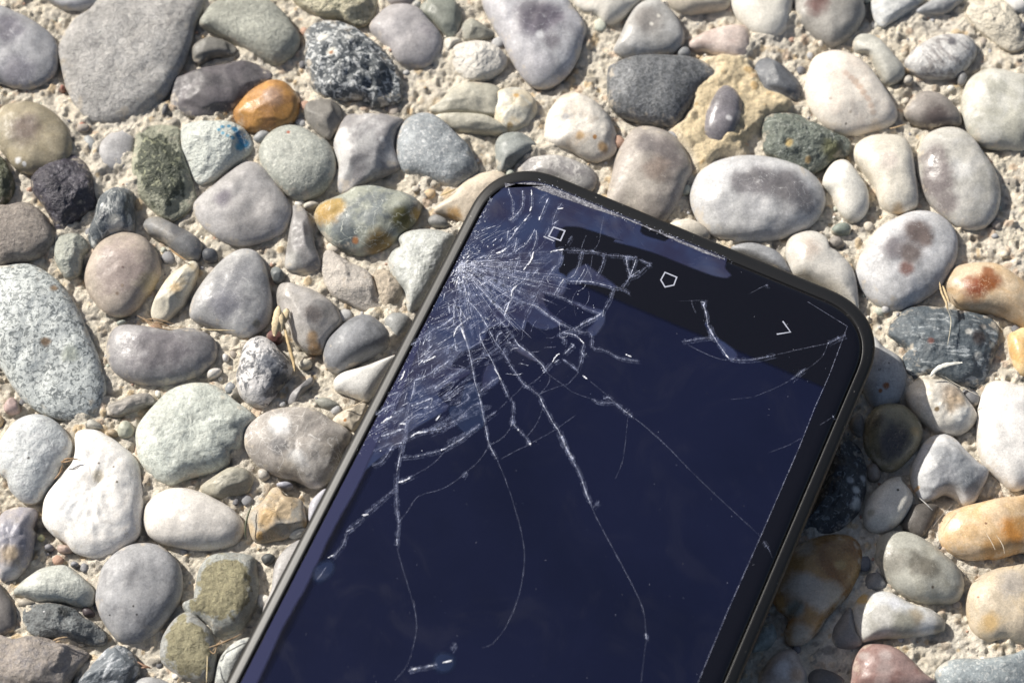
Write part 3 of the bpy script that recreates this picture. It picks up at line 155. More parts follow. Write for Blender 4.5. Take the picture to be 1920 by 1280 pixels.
('large pale green grey mottled stone left of the phone',[-63.0,-17.2,-62.7,-15.2,-61.4,-13.1,-59.6,-11.0,-58.0,-9.2,-55.8,-8.2,-53.3,-7.7,-50.5,-8.0,-47.9,-9.8,-46.1,-11.3,-43.5,-13.1,-42.7,-14.1,-43.4,-15.2,-44.5,-16.4,-44.9,-18.4,-45.4,-19.6,-46.8,-20.3,-47.0,-21.9,-48.8,-23.4,-51.8,-24.0,-54.3,-24.8,-56.2,-25.7,-57.6,-25.6,-59.3,-24.7,-61.4,-22.5,-62.5,-20.2],(0.484,0.511,0.464),{'c2': (0.383,0.403,0.364),'s2': 0.45,'k': 'granite','sc': 1.2,'n': 0.2,'h': 4.6,'p': 3}),
('beige brown and white veined oval stone touching the phone',[-45.0,-17.2,-44.5,-15.5,-42.9,-14.0,-40.7,-12.7,-37.9,-12.1,-34.6,-12.2,-32.3,-12.9,-29.7,-14.6,-27.1,-16.4,-27.1,-18.4,-28.4,-21.3,-29.7,-24.3,-31.3,-26.0,-33.5,-26.1,-35.5,-25.1,-38.5,-24.3,-41.4,-23.1,-43.4,-21.3,-44.6,-19.3],(0.474,0.447,0.414),{'c2': (0.317,0.291,0.266),'s2': 0.46,'sc': 0.5,'vein': 0.03,'spots': [(-38.6,-19.9,1.2,(0.205,0.197,0.194)),(-38.5,-16.2,1.6,(0.625,0.618,0.611)),(-35.2,-15.0,1.6,(0.293,0.272,0.25)),(-35.5,-22.6,1.4,(0.602,0.594,0.579)),(-29.3,-19.9,2.0,(0.311,0.286,0.255)),(-37.1,-24.3,2,(0.337,0.305,0.262))],'h': 4.8,'n': 0.15}),
('cream rough stone wedged against the phone left edge',[-30.0,-14.9,-29.5,-13.4,-27.5,-12.2,-24.8,-11.3,-24.4,-12.5,-26.3,-16.1,-27.4,-15.8],(0.577,0.511,0.405),{'h': 2.6,'f': 4,'n': 0.2,'spots': [(-27.9,-14.7,0.3,(0.362,0.174,0.068))]}),
('pale blue grey mottled pebble left of the big white stone',[-85.6,-18.4,-84.4,-16.1,-82.9,-14.3,-80.7,-13.4,-78.5,-13.5,-76.4,-14.6,-74.6,-16.4,-73.5,-18.4,-73.7,-20.8,-75.0,-22.2,-75.6,-24.3,-76.8,-26.6,-78.1,-28.3,-79.7,-28.9,-81.4,-28.4,-83.2,-26.6,-83.9,-24.8,-85.1,-23.7,-86.2,-20.8],(0.518,0.538,0.538),{'c2': (0.415,0.428,0.435),'s2': 0.45,'k': 'granite','sc': 0.6,'h': 4.4,'spots': [(-79.7,-22.2,0.25,(0.085,0.085,0.085))],'n': 0.12}),
('large white quartz stone shaped like a pear',[-73.1,-17.8,-72.8,-16.4,-71.3,-15.9,-69.3,-16.2,-67.9,-16.9,-66.1,-18.1,-64.1,-19.6,-62.5,-21.3,-61.5,-24.3,-61.0,-27.7,-60.8,-30.9,-61.2,-34.0,-62.4,-35.7,-64.7,-37.4,-66.9,-38.1,-69.3,-38.1,-71.9,-37.1,-73.3,-35.7,-75.4,-34.3,-77.2,-32.3,-77.5,-29.7,-77.0,-27.4,-75.3,-25.1,-74.1,-23.4,-73.1,-21.9,-72.8,-19.9],(0.742,0.72,0.684),{'c2': (0.646,0.611,0.563),'s2': 0.35,'h': 4.4,'n': 0.25,'spots': [(-68.0,-25.3,0.9,(0.51,0.46,0.37)),(-64.9,-26.2,0.22,(0.157,0.141,0.12)),(-65.7,-23.5,0.2,(0.196,0.167,0.139)),(-68.1,-23.0,0.2,(0.196,0.167,0.139)),(-63.6,-37.1,0.25,(0.115,0.079,0.047)),(-73.3,-30.8,0.25,(0.296,0.284,0.253)),(-72.2,-31.0,1.5,(0.652,0.652,0.644))],'dent': [(-68.0,-26.2,1.4,0.5)],'p': 3}),
('smooth white oval pebble with a tiny rust dot',[-60.8,-31.2,-60.4,-29.2,-58.8,-27.4,-56.7,-26.4,-54.2,-26.3,-51.4,-27.0,-48.9,-28.2,-46.3,-29.7,-44.6,-31.5,-44.0,-33.2,-44.7,-35.2,-46.2,-36.3,-48.9,-36.9,-51.9,-36.9,-55.0,-36.4,-57.5,-35.7,-59.5,-34.6,-60.5,-32.9],(0.701,0.665,0.615),{'spots': [(-47.8,-37.1,0.35,(0.287,0.131,0.049))],'h': 4.8,'g': 0.3,'p': 2.6}),
('lumpy violet brown and white stone at the left edge',[-84.4,-31.2,-82.9,-30.0,-80.7,-29.5,-78.6,-29.9,-78.4,-31.2,-78.9,-33.2,-78.3,-34.0,-78.3,-36.6,-78.8,-39.1,-80.0,-41.1,-82.1,-42.2,-83.5,-41.6,-85.2,-35.2],(0.369,0.336,0.311),{'c2': (0.277,0.264,0.289),'s2': 0.45,'n': 0.3,'h': 4.4,'sc': 0.7,'spots': [(-82.0,-35.0,1.8,(0.265,0.259,0.29)),(-81.4,-38.4,1.4,(0.379,0.307,0.226)),(-81.9,-41.7,1.4,(0.454,0.44,0.44))],'g': 0.5}),
('brown grey splintery stone below the bean shaped pebble',[-68.6,-13.1,-68.2,-11.9,-66.1,-10.9,-63.9,-9.8,-61.7,-9.5,-60.5,-10.1,-60.1,-11.3,-61.8,-11.9,-63.7,-12.8,-66.4,-13.7,-68.1,-13.5],(0.238,0.222,0.202),{'k': 'banded','rot': -0.35,'sc': 0.8,'c2': (0.359,0.34,0.314),'s2': 0.5,'h': 2.4,'f': 4,'n': 0.2}),
('small pink stone at the left edge below the granite',[-85.5,-11.6,-84.6,-10.3,-83.5,-10.7,-82.9,-12.5,-84.1,-13.1,-85.3,-12.7],(0.379,0.286,0.267),{'h': 2,'f': 3}),
('small olive green pebble above the pear shaped white stone',[-66.1,-15.8,-65.2,-14.4,-63.8,-14.9,-63.4,-16.4,-64.2,-17.4,-65.8,-17.2],(0.35,0.357,0.293),{'h': 2.2,'f': 3}),
('small pale olive pebble above the pear shaped white stone',[-71.9,-15.2,-70.9,-14.1,-69.1,-14.9,-68.5,-15.8,-70.2,-15.9,-71.6,-15.8],(0.395,0.382,0.337),{'h': 1.8}),
('tiny tan pebble above the pear shaped white stone',[-67.9,-16.4,-66.8,-15.9,-65.9,-16.7,-66.5,-17.2,-67.6,-16.9],(0.459,0.366,0.249),{'h': 1.3}),
('olive beige stone in mortar above the white oval',[-51.7,-26.0,-49.6,-24.3,-47.5,-22.8,-45.3,-22.7,-43.6,-23.4,-42.9,-25.4,-43.9,-27.2,-46.1,-27.7,-47.8,-28.2,-50.0,-27.7,-51.4,-27.0],(0.339,0.316,0.249),{'c2': (0.3,0.287,0.238),'f': 4,'n': 0.2,'h': 3}),
('orange tan cracked angular rock',[-43.5,-31.5,-42.7,-30.0,-41.1,-28.6,-39.8,-26.3,-38.5,-26.3,-37.3,-27.7,-34.8,-28.3,-34.2,-30.3,-33.8,-32.3,-35.1,-33.7,-37.0,-34.9,-39.2,-35.4,-41.3,-35.7,-42.5,-35.2,-43.1,-33.5],(0.449,0.356,0.239),{'c2': (0.358,0.339,0.301),'s2': 0.42,'f': 6,'n': 0.3,'h': 4.2,'vein': 0.02,'veinc': (0.1,0.09,0.07),'spots': [(-41.3,-34.9,0.6,(0.474,0.309,0.136)),(-40.1,-31.8,1.4,(0.46,0.328,0.179)),(-35.1,-33.5,0.9,(0.487,0.48,0.452))]}),
('small white chip beside the orange tan rock',[-36.8,-34.0,-35.2,-33.2,-33.8,-33.2,-34.0,-34.3,-35.4,-35.0,-36.6,-34.7],(0.6,0.593,0.537),{'h': 2}),
('tiny black round pebble right of the olive stones',[-41.0,-38.0,-40.0,-37.4,-38.9,-37.8,-39.0,-38.8,-40.1,-39.4,-40.8,-38.8],(0.088,0.094,0.094),{'h': 2}),
('pale violet stone half under the phone',[-33.6,-30.9,-33.4,-28.9,-32.1,-27.2,-30.7,-26.3,-30.7,-28.3,-31.9,-30.9,-33.3,-32.3],(0.439,0.439,0.479),{'h': 3}),
('grey stone with a dark gap,half under the phone',[-39.2,-43.9,-38.8,-39.4,-37.2,-36.7,-35.0,-35.1,-33.7,-35.4,-36.5,-43.0,-39.6,-50.1,-40.6,-47.5],(0.329,0.319,0.313),{'h': 2.4}),
('tiny pale pebble below the veined oval stone',[-42.2,-23.1,-40.8,-23.0,-40.2,-24.3,-41.3,-24.8,-42.1,-24.3],(0.523,0.489,0.435),{'h': 1.5}),
('tiny blue grey sliver below the veined oval stone',[-39.0,-25.4,-37.4,-25.1,-36.3,-25.7,-37.4,-26.3,-38.7,-26.0],(0.359,0.366,0.412),{'h': 1.2}),
('pale green wedge shaped stone with fine streaks',[-81.1,-43.9,-79.8,-42.3,-78.1,-40.9,-76.8,-40.0,-74.8,-39.5,-72.8,-39.5,-70.9,-40.7,-69.2,-42.1,-67.9,-43.7,-67.6,-45.3,-68.6,-46.4,-70.4,-46.4,-72.5,-45.8,-74.5,-45.7,-76.8,-45.6,-78.7,-45.0,-80.3,-44.6],(0.458,0.472,0.431),{'c2': (0.371,0.384,0.352),'s2': 0.45,'k': 'banded','rot': 0.0,'sc': 0.6,'h': 4,'f': 2}),
('large round mid grey pebble near the bottom left',[-67.6,-45.3,-67.5,-42.8,-67.0,-40.2,-65.8,-38.3,-64.1,-36.8,-62.1,-35.9,-59.6,-35.7,-57.3,-36.3,-55.4,-37.9,-54.1,-39.7,-53.6,-42.3,-53.8,-44.9,-54.8,-47.2,-56.3,-49.5,-57.9,-51.3,-59.7,-52.3,-61.7,-52.5,-63.5,-52.0,-65.0,-50.4,-66.5,-48.3,-67.2,-46.7],(0.246,0.246,0.255),{'c2': (0.329,0.329,0.336),'s2': 0.5,'spots': [(-60.7,-47.2,0.2,(0.037,0.037,0.037)),(-64.6,-48.4,0.15,(0.037,0.037,0.037)),(-60.1,-48.5,0.2,(0.064,0.064,0.064)),(-60.2,-51.5,0.3,(0.364,0.364,0.357)),(-58.3,-50.4,0.3,(0.347,0.334,0.315))],'h': 5}),
('gnarled dark grey rock below the pale green wedge',[-79.3,-48.1,-79.0,-46.7,-77.4,-45.9,-75.4,-45.8,-73.2,-45.9,-71.1,-46.7,-69.4,-48.1,-67.5,-49.0,-65.9,-50.2,-65.2,-51.3,-65.5,-52.4,-67.0,-52.9,-69.3,-52.4,-71.8,-52.0,-74.3,-51.6,-76.7,-51.5,-78.7,-50.2],(0.158,0.17,0.173),{'c2': (0.09,0.095,0.098),'s2': 0.45,'k': 'rough','n': 0.5,'h': 3.6,'f': 4,'sc': 1.2,'spots': [(-75.2,-47.8,0.2,(0.748,0.748,0.748)),(-72.0,-47.8,0.8,(0.033,0.037,0.037))]}),
('olive yellow rough stone with a pale rim,the upper one',[-51.9,-46.5,-51.6,-43.9,-51.3,-41.6,-50.8,-39.5,-49.3,-37.9,-47.2,-37.3,-44.7,-37.4,-42.4,-38.0,-41.7,-39.5,-41.3,-42.3,-41.2,-45.1,-42.0,-47.4,-43.2,-49.5,-44.7,-50.8,-46.7,-51.2,-48.1,-51.1,-48.6,-49.9,-50.3,-48.6,-51.9,-48.1,-53.3,-46.9,-53.5,-46.0],(0.329,0.3,0.189),{'c2': (0.241,0.22,0.138),'s2': 0.42,'rim': (0.433,0.446,0.42),'k': 'pitted','n': 0.25,'h': 4.2,'p': 3.4,'sc': 1.2}),
('olive yellow rough stone with a pale rim,the lower one',[-56.6,-53.6,-56.4,-51.5,-55.2,-49.2,-53.5,-47.6,-51.9,-47.2,-50.3,-48.6,-48.6,-50.2,-47.8,-52.2,-47.4,-54.9,-47.5,-57.6,-48.6,-58.8,-50.8,-58.8,-53.1,-57.9,-54.9,-56.7,-56.3,-55.4],(0.339,0.31,0.199),{'c2': (0.241,0.22,0.138),'s2': 0.42,'rim': (0.452,0.458,0.438),'k': 'pitted','n': 0.25,'h': 4.0,'p': 3.4,'sc': 1.2}),
('large brownish stone in the bottom left corner',[-83.5,-51.5,-80.3,-51.8,-78.1,-51.3,-75.2,-51.5,-72.6,-52.4,-70.4,-52.7,-68.5,-53.6,-67.8,-54.5,-68.8,-55.8,-70.0,-57.2,-70.8,-58.8,-71.8,-59.9,-82.7,-59.9],(0.393,0.347,0.309),{'c2': (0.318,0.293,0.287),'s2': 0.45,'h': 4.8,'f': 4,'n': 0.2,'p': 3.4,'k': 'pitted'}),
('blue grey streaked rock at the bottom edge',[-69.4,-59.0,-68.2,-57.2,-66.8,-55.4,-65.4,-53.6,-63.9,-52.7,-62.3,-52.9,-60.9,-54.0,-60.1,-55.4,-59.6,-57.2,-60.6,-58.8,-61.8,-59.9,-68.5,-59.9],(0.127,0.144,0.16),{'c2': (0.46,0.48,0.5),'s2': 0.48,'k': 'banded','rot': -0.7,'sc': 0.7,'n': 0.3,'h': 4,'f': 4}),
('grey stone cut by the bottom edge',[-60.8,-58.8,-58.6,-57.9,-56.4,-58.1,-54.6,-59.0,-55.1,-60.3,-60.5,-60.3],(0.333,0.333,0.333),{'h': 2.6}),
('pale speckled stone half under the phone at the bottom',[-47.6,-58.8,-47.4,-56.5,-46.6,-54.3,-44.9,-52.4,-42.7,-51.4,-41.8,-52.2,-44.2,-57.6,-45.2,-59.9,-47.4,-59.9],(0.459,0.473,0.446),{'c2': (0.256,0.268,0.274),'s2': 0.4,'k': 'granite','sc': 1.0,'h': 3.2}),
('dark taupe pebble cut by the left edge near the bottom',[-84.3,-42.8,-83.4,-42.5,-81.9,-44.2,-80.6,-46.0,-80.0,-47.9,-80.0,-49.9,-81.1,-50.6,-83.5,-50.8],(0.192,0.177,0.166),{'h': 3.6}),
('tiny maroon black pebble right of the gnarled rock',[-69.7,-46.7,-68.9,-46.3,-67.7,-47.2,-67.8,-47.9,-69.2,-47.9],(0.073,0.058,0.063),{'h': 2}),
('tiny tan sliver under the pale green wedge',[-80.4,-45.3,-78.7,-45.0,-77.0,-45.8,-78.5,-46.5,-79.9,-46.3],(0.415,0.374,0.309),{'h': 1.6}),
('tiny reddish tan stone below the pear shaped white stone',[-74.6,-36.7,-74.2,-35.9,-72.6,-36.2,-72.1,-36.9,-72.9,-37.4,-74.1,-37.3],(0.383,0.292,0.245),{'h': 1.6,'f': 3}),
('tiny lime yellow pebble at the left',[-78.0,-34.8,-77.3,-34.1,-76.8,-34.8,-77.4,-35.3],(0.526,0.51,0.297),{'h': 1.2}),
('tiny violet grey pebble left of the pear shaped stone',[-76.6,-36.1,-75.8,-35.8,-75.1,-36.3,-75.5,-36.9,-76.4,-36.8],(0.234,0.228,0.24),{'h': 1.5}),
('tiny blue grey pebble above the round mid grey one',[-72.1,-39.0,-71.5,-38.7,-70.7,-39.3,-71.4,-39.7,-72.1,-39.5],(0.259,0.265,0.283),{'h': 1.3}),
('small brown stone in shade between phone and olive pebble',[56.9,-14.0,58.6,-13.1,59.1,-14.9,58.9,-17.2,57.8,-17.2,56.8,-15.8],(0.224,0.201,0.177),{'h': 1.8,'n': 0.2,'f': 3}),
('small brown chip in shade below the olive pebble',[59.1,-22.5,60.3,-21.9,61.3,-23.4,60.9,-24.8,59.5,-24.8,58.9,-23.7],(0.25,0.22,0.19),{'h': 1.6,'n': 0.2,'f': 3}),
('small grey stone left of the big smooth white stone',[75.9,-9.2,77.7,-8.9,78.8,-10.1,78.4,-11.6,76.7,-11.3],(0.208,0.208,0.214),{'h': 2}),
('tiny grey pebble left of the large pale olive grey one',[80.0,51.4,80.9,52.1,81.8,51.0,81.0,49.3,80.0,49.7],(0.236,0.236,0.236),{'h': 1.5}),
('tiny beige pebble below the striped oval',[70.4,50.7,71.3,51.2,72.0,50.4,71.5,49.5,70.4,49.7],(0.4,0.374,0.329),{'h': 1.2}),
]
MORTAR=[(34.4, 54.8), (38.4, 55.1), (42.3, 54.6), (44.0, 51.3), (45.8, 48.6), (49.5, 46.5), (50.1, 44.9), (48.5, 43.8), (45.6, 43.3), (44.0, 40.6), (41.6, 38.5), (41.0, 35.3), (36.7, 35.3), (34.8, 32.2), (32.4, 32.2), (32.0, 35.3), (29.8, 37.9), (28.6, 40.6), (30.8, 42.5), (32.4, 45.9), (32.0, 48.6), (34.2, 50.0), (36.4, 50.8), (36.9, 53.0), (35.0, 53.7)]
CRACKS=[
(2,0.2,[(4.8,-28.21),(7.16,-30.8),(8.75,-32.74),(10.8,-35.18),(12.65,-37.69),(14.13,-39.87)]),
(2,0.164,[(14.13,-39.87),(16.05,-42.07),(17.68,-44.38),(19.22,-46.48),(20.74,-48.58),(22.72,-50.22),(22.78,-50.23)]),
(0,0.182,[(22.78,-50.23),(25.63,-52.91),(29.14,-56.76),(31.92,-60.29),(33.86,-63.57),(35.27,-68.23),(35.87,-72.62)]),
(0,0.145,[(35.41,-69.19),(35.73,-74.14),(34.92,-77.76),(33.74,-79.02)]),
(2,0.182,[(11.54,-31.94),(11.45,-32.23),(12.37,-33.25),(13.49,-34.18),(15.24,-35.54),(16.8,-36.97)]),
(2,0.291,[(16.16,-36.55),(16.8,-36.97),(17.9,-37.9)]),
(1,0.182,[(17.9,-37.9),(19.08,-39.02),(20.26,-40.13)]),
(1,0.182,[(20.63,-39.96),(21.53,-40.96),(22.42,-43.14),(23.14,-43.98),(24.0,-44.4)]),
(1,0.145,[(24.0,-44.4),(25.66,-45.15),(26.65,-45.86)]),
(2,0.182,[(6.67,-27.35),(8.36,-28.05),(9.86,-28.83),(11.91,-30.32),(14.13,-32.2)]),
(1,0.182,[(14.13,-32.2),(16.26,-33.39),(18.0,-34.75)]),
(1,0.2,[(18.0,-34.75),(19.29,-35.59),(21.48,-36.96),(22.94,-37.24),(24.76,-37.82)]),
(2,0.218,[(24.76,-37.82),(25.93,-38.94),(28.35,-40.88),(29.87,-41.81)]),
(2,0.236,[(29.87,-41.81),(32.18,-44.01),(34.04,-45.24),(33.28,-45.01)]),
(2,0.218,[(30.63,-42.36),(32.25,-43.94),(33.28,-45.01),(34.03,-45.05)]),
(1,0.2,[(33.28,-45.01),(35.48,-46.69),(36.79,-48.0)]),
(2,0.218,[(36.79,-48.0),(38.24,-49.62),(39.53,-50.92)]),
(0,0.2,[(39.53,-50.92),(41.4,-52.7),(45.84,-56.27),(50.23,-59.8),(53.72,-62.95),(55.78,-66.35)]),
(2,0.218,[(55.75,-66.37),(56.2,-67.24)]),
(0,0.145,[(56.2,-67.24),(57.41,-71.34),(58.21,-74.0)]),
(2,0.182,[(10.32,-25.92),(12.18,-26.53),(13.49,-26.91)]),
(1,0.164,[(12.0,-28.08),(13.3,-28.46),(15.07,-29.35),(16.92,-30.43)]),
(2,0.2,[(16.92,-30.43),(17.93,-31.18),(19.96,-31.69),(21.79,-32.28),(22.89,-32.74),(23.89,-33.47)]),
(0,0.182,[(23.89,-33.47),(24.99,-33.92),(27.45,-34.45),(28.99,-34.93)]),
(0,0.145,[(28.98,-34.93),(30.53,-34.93),(32.54,-34.72)]),
(1,0.145,[(32.54,-34.72),(33.99,-34.76),(36.0,-33.83)]),
(1,0.182,[(34.28,-33.91),(34.92,-33.38),(35.91,-33.63),(37.98,-34.33)]),
(2,0.236,[(37.98,-34.33),(38.97,-34.58),(39.73,-34.82)]),
(0,0.145,[(39.73,-34.82),(41.65,-35.22),(45.21,-36.39),(49.17,-38.04)]),
(0,0.136,[(39.67,-34.69),(46.04,-36.82),(54.8,-40.47),(66.15,-44.68)]),
(1,0.182,[(66.71,-45.17),(67.77,-45.88)]),
(0,0.127,[(67.77,-45.88),(69.06,-47.07)]),
(1,0.2,[(17.22,-23.73),(20.0,-24.4),(22.41,-24.75),(24.53,-24.99)]),
(1,0.182,[(24.53,-24.99),(26.66,-24.74),(27.33,-24.24),(28.13,-24.79),(28.76,-26.19),(29.3,-26.66)]),
(1,0.136,[(29.3,-26.66),(30.87,-26.18),(32.7,-26.3)]),
(1,0.136,[(32.7,-26.3),(34.07,-26.39),(37.01,-25.52)]),
(2,0.273,[(34.41,-25.39),(35.51,-25.37)]),
(2,0.182,[(23.51,-26.19),(25.54,-25.74),(26.55,-26.0)]),
(2,0.273,[(26.55,-26.0),(27.56,-26.5)]),
(1,0.164,[(27.56,-26.5),(27.72,-27.63),(28.25,-29.07),(28.5,-30.87)]),
(2,0.236,[(27.68,-27.77),(28.26,-28.34),(28.73,-27.89)]),
(0,0.182,[(28.5,-30.87),(28.67,-31.75),(28.09,-33.92),(27.44,-34.45),(25.31,-36.62),(24.57,-37.67)]),
(1,0.2,[(24.68,-28.07),(24.42,-27.22),(23.41,-26.96),(23.6,-26.15),(25.09,-24.73)]),
(2,0.182,[(25.09,-24.73),(26.32,-22.96),(27.59,-21.27),(27.92,-20.51)]),
(2,0.291,[(24.18,-31.66),(24.29,-30.41),(24.66,-29.76)]),
(2,0.2,[(24.41,-31.68),(25.07,-30.66)]),
(1,0.182,[(24.18,-31.66),(23.8,-33.27)]),
(2,0.218,[(23.65,-33.94),(23.89,-33.23)]),
(0,0.164,[(23.65,-33.94),(22.94,-36.29)]),
(0,0.164,[(23.51,-34.6),(22.58,-36.46),(21.84,-37.75)]),
(0,0.164,[(23.94,-33.33),(24.8,-34.01),(25.15,-35.27),(24.62,-37.53)]),
(1,0.182,[(25.39,-30.39),(27.13,-30.78),(28.68,-31.27)]),
(2,0.291,[(29.63,-31.66),(30.55,-31.88)]),
(0,0.145,[(30.77,-31.97),(34.84,-33.18)]),
(2,0.164,[(26.26,-27.34),(25.79,-28.28),(25.31,-29.7)]),
(2,0.182,[(25.61,-27.4),(26.3,-27.44)]),
(1,0.182,[(4.91,-20.59),(7.35,-18.46),(10.64,-16.7)]),
(1,0.182,[(10.64,-16.7),(15.73,-13.86)]),
(2,0.255,[(15.78,-13.96),(16.77,-13.13),(17.67,-12.59)]),
(1,0.2,[(17.71,-12.69),(22.14,-10.91),(24.68,-10.49)]),
(1,0.145,[(24.68,-10.49),(27.41,-9.48),(29.43,-8.93)]),
(2,0.182,[(5.75,-19.45),(7.18,-18.59)]),
(2,0.164,[(5.19,-20.7),(8.2,-19.32),(11.68,-17.97)]),
(0,0.145,[(11.68,-17.97),(13.66,-17.31),(16.39,-15.3)]),
(2,0.182,[(9.85,-19.93),(12.3,-19.3),(13.94,-18.91),(15.63,-18.14)]),
(0,0.145,[(5.39,-21.61),(9.85,-19.93)]),
(1,0.164,[(5.77,-22.43),(8.87,-22.24),(11.55,-21.62),(13.98,-21.0)]),
(2,0.182,[(13.98,-21.0),(16.28,-20.56)]),
(2,0.164,[(9.82,-23.29),(11.03,-23.46),(12.44,-23.56)]),
(1,0.182,[(12.44,-23.56),(14.4,-23.88),(16.26,-24.01)]),
(2,0.182,[(16.26,-24.01),(17.94,-23.72),(20.26,-24.37),(23.03,-25.04)]),
(2,0.182,[(7.95,-24.64),(10.57,-25.89),(13.74,-26.88)]),
(0,0.145,[(5.68,-23.7),(7.95,-24.64)]),
(2,0.145,[(4.6,-6.07),(5.28,-7.04),(6.15,-7.91),(7.4,-10.39),(7.12,-11.53)]),
(2,0.236,[(8.15,-9.03),(7.78,-10.47),(7.36,-11.55)]),
(2,0.164,[(6.9,-5.52),(7.76,-7.17),(8.15,-8.77),(7.5,-10.85)]),
(2,0.273,[(8.13,-4.7),(8.71,-5.71)]),
(2,0.182,[(8.71,-5.71),(9.1,-6.56),(9.58,-7.86)]),
(2,0.327,[(9.58,-7.61),(9.68,-8.58)]),
(2,0.2,[(9.96,-8.7),(9.59,-10.4),(9.12,-12.38),(8.94,-13.98)]),
(2,0.309,[(9.73,-9.95),(9.49,-10.69)]),
(2,0.309,[(9.02,-12.17),(8.93,-13.22)]),
(2,0.236,[(8.94,-13.98),(8.66,-15.36),(8.95,-16.98)]),
(1,0.145,[(11.19,-4.32),(10.52,-5.39),(10.53,-6.66)]),
(2,0.2,[(11.48,-4.95),(11.48,-5.97),(11.67,-8.42),(11.67,-9.44)]),
(2,0.273,[(11.58,-8.72),(11.73,-9.46)]),
(1,0.182,[(13.95,-4.83),(13.67,-6.74),(13.85,-8.18),(14.14,-9.31)]),
(2,0.273,[(14.57,-5.69),(13.67,-6.24)]),
(2,0.182,[(14.71,-8.04),(14.18,-9.16)]),
(0,0.182,[(14.14,-9.31),(14.13,-12.34),(13.75,-14.52)]),
(1,0.218,[(13.85,-9.7),(13.85,-11.71)]),
(2,0.164,[(11.77,-11.16),(11.77,-12.67),(11.49,-14.56),(10.83,-15.61),(10.55,-16.49)]),
(2,0.145,[(12.05,-11.28),(12.72,-12.74),(13.0,-14.36),(12.91,-15.16)]),
(2,0.218,[(9.69,-13.88),(10.07,-15.21),(10.36,-16.58)]),
(2,0.236,[(7.89,-13.2),(8.08,-14.12),(8.47,-14.95)]),
(2,0.364,[(8.85,-16.52),(8.57,-17.15),(7.77,-17.9)]),
(2,0.182,[(11.3,-16.14),(11.68,-17.97),(11.78,-19.16)]),
(1,0.182,[(11.78,-19.16),(12.25,-20.44),(13.19,-20.75)]),
(2,0.345,[(13.28,-14.98),(13.56,-16.35),(13.38,-17.68)]),
(2,0.255,[(13.28,-17.48),(13.19,-18.76)]),
(2,0.2,[(12.72,-15.24),(13.38,-16.19)]),
(1,0.182,[(17.62,-12.99),(18.08,-15.02),(17.51,-16.28),(17.32,-17.86),(16.66,-18.41)]),
(2,0.182,[(17.7,-15.69),(17.41,-17.07)]),
(2,0.182,[(13.94,-18.91),(14.03,-20.11),(13.37,-21.65)]),
(2,0.327,[(13.37,-21.65),(13.0,-22.81),(13.28,-23.91)]),
(1,0.182,[(16.66,-18.41),(16.75,-20.1),(16.28,-20.56)]),
(1,0.182,[(16.93,-21.0),(17.11,-22.88),(16.92,-23.95),(16.82,-26.2)]),
(2,0.236,[(13.47,-23.82),(13.47,-25.78),(13.74,-27.37)]),
(1,0.182,[(13.74,-27.37),(13.93,-28.01)]),
(2,0.164,[(10.57,-25.89),(11.5,-24.48),(12.44,-23.56)]),
(1,0.164,[(20.54,-11.39),(20.9,-13.22),(21.17,-14.84)]),
(2,0.145,[(21.08,-14.63),(21.07,-16.13),(20.41,-17.18)]),
(2,0.273,[(19.84,-17.43),(19.74,-18.47)]),
(2,0.164,[(19.75,-17.73),(19.64,-19.5),(19.54,-20.78)]),
(1,0.2,[(20.12,-17.55),(20.02,-19.33),(19.92,-20.61)]),
(1,0.145,[(24.3,-10.66),(24.65,-12.99),(24.54,-14.78)]),
(0,0.182,[(22.24,-11.11),(22.96,-13.27),(23.22,-15.38)]),
(0,0.164,[(21.26,-4.26),(21.9,-6.75),(22.44,-9.01),(22.24,-10.61)]),
(2,0.182,[(22.0,-10.84),(22.52,-10.73)]),
(0,0.164,[(20.0,-8.63),(20.17,-10.56),(20.35,-11.48)]),
(1,0.127,[(17.92,-9.59),(17.81,-11.4)]),
(1,0.218,[(16.66,-18.41),(19.61,-17.42),(20.78,-17.5)]),
(2,0.182,[(20.78,-17.5),(23.59,-16.21),(25.64,-15.75),(27.74,-15.4)]),
(1,0.164,[(27.74,-15.4),(29.37,-15.02),(30.85,-15.33)]),
(1,0.164,[(27.97,-15.42),(28.22,-17.52),(28.1,-19.78)]),
(2,0.218,[(28.05,-19.68),(28.4,-20.98)]),
(1,0.164,[(17.58,-20.94),(19.73,-20.69),(21.87,-20.44)]),
(2,0.182,[(21.92,-20.55),(22.8,-20.75)]),
(1,0.145,[(23.26,-20.54),(25.58,-20.7),(27.53,-20.53),(28.19,-19.99)]),
(2,0.164,[(27.81,-20.65),(26.58,-22.43),(25.59,-23.74)]),
(2,0.236,[(27.69,-9.6),(28.6,-11.17)]),
(2,0.164,[(28.6,-11.17),(29.51,-12.24),(29.59,-12.95)]),
(1,0.164,[(29.59,-12.95),(29.37,-15.02)]),
(2,0.164,[(29.28,-9.12),(29.53,-11.24),(29.59,-12.95)]),
(2,0.145,[(30.66,-10.72),(29.89,-12.07),(29.59,-12.95)]),
(1,0.182,[(27.45,-9.58),(29.34,-8.72)]),
(1,0.145,[(29.82,-9.01),(31.88,-9.03),(31.26,-9.64)]),
(1,0.145,[(31.51,-9.2),(30.62,-11.55),(29.64,-12.64)]),
(2,0.236,[(41.93,-11.79),(42.6,-11.64),(42.75,-12.36)]),
(2,0.2,[(42.41,-11.89),(43.56,-13.26),(44.58,-15.01)]),
(2,0.273,[(44.58,-15.01),(45.97,-16.26),(47.25,-17.25)]),
(2,0.2,[(47.25,-17.25),(49.62,-18.81)]),
(2,0.327,[(49.31,-18.64),(49.96,-18.97)]),
(1,0.164,[(46.43,-16.68),(44.56,-17.7),(43.23,-18.62),(41.89,-19.55)]),
(1,0.127,[(45.05,-15.43),(45.95,-16.9)]),
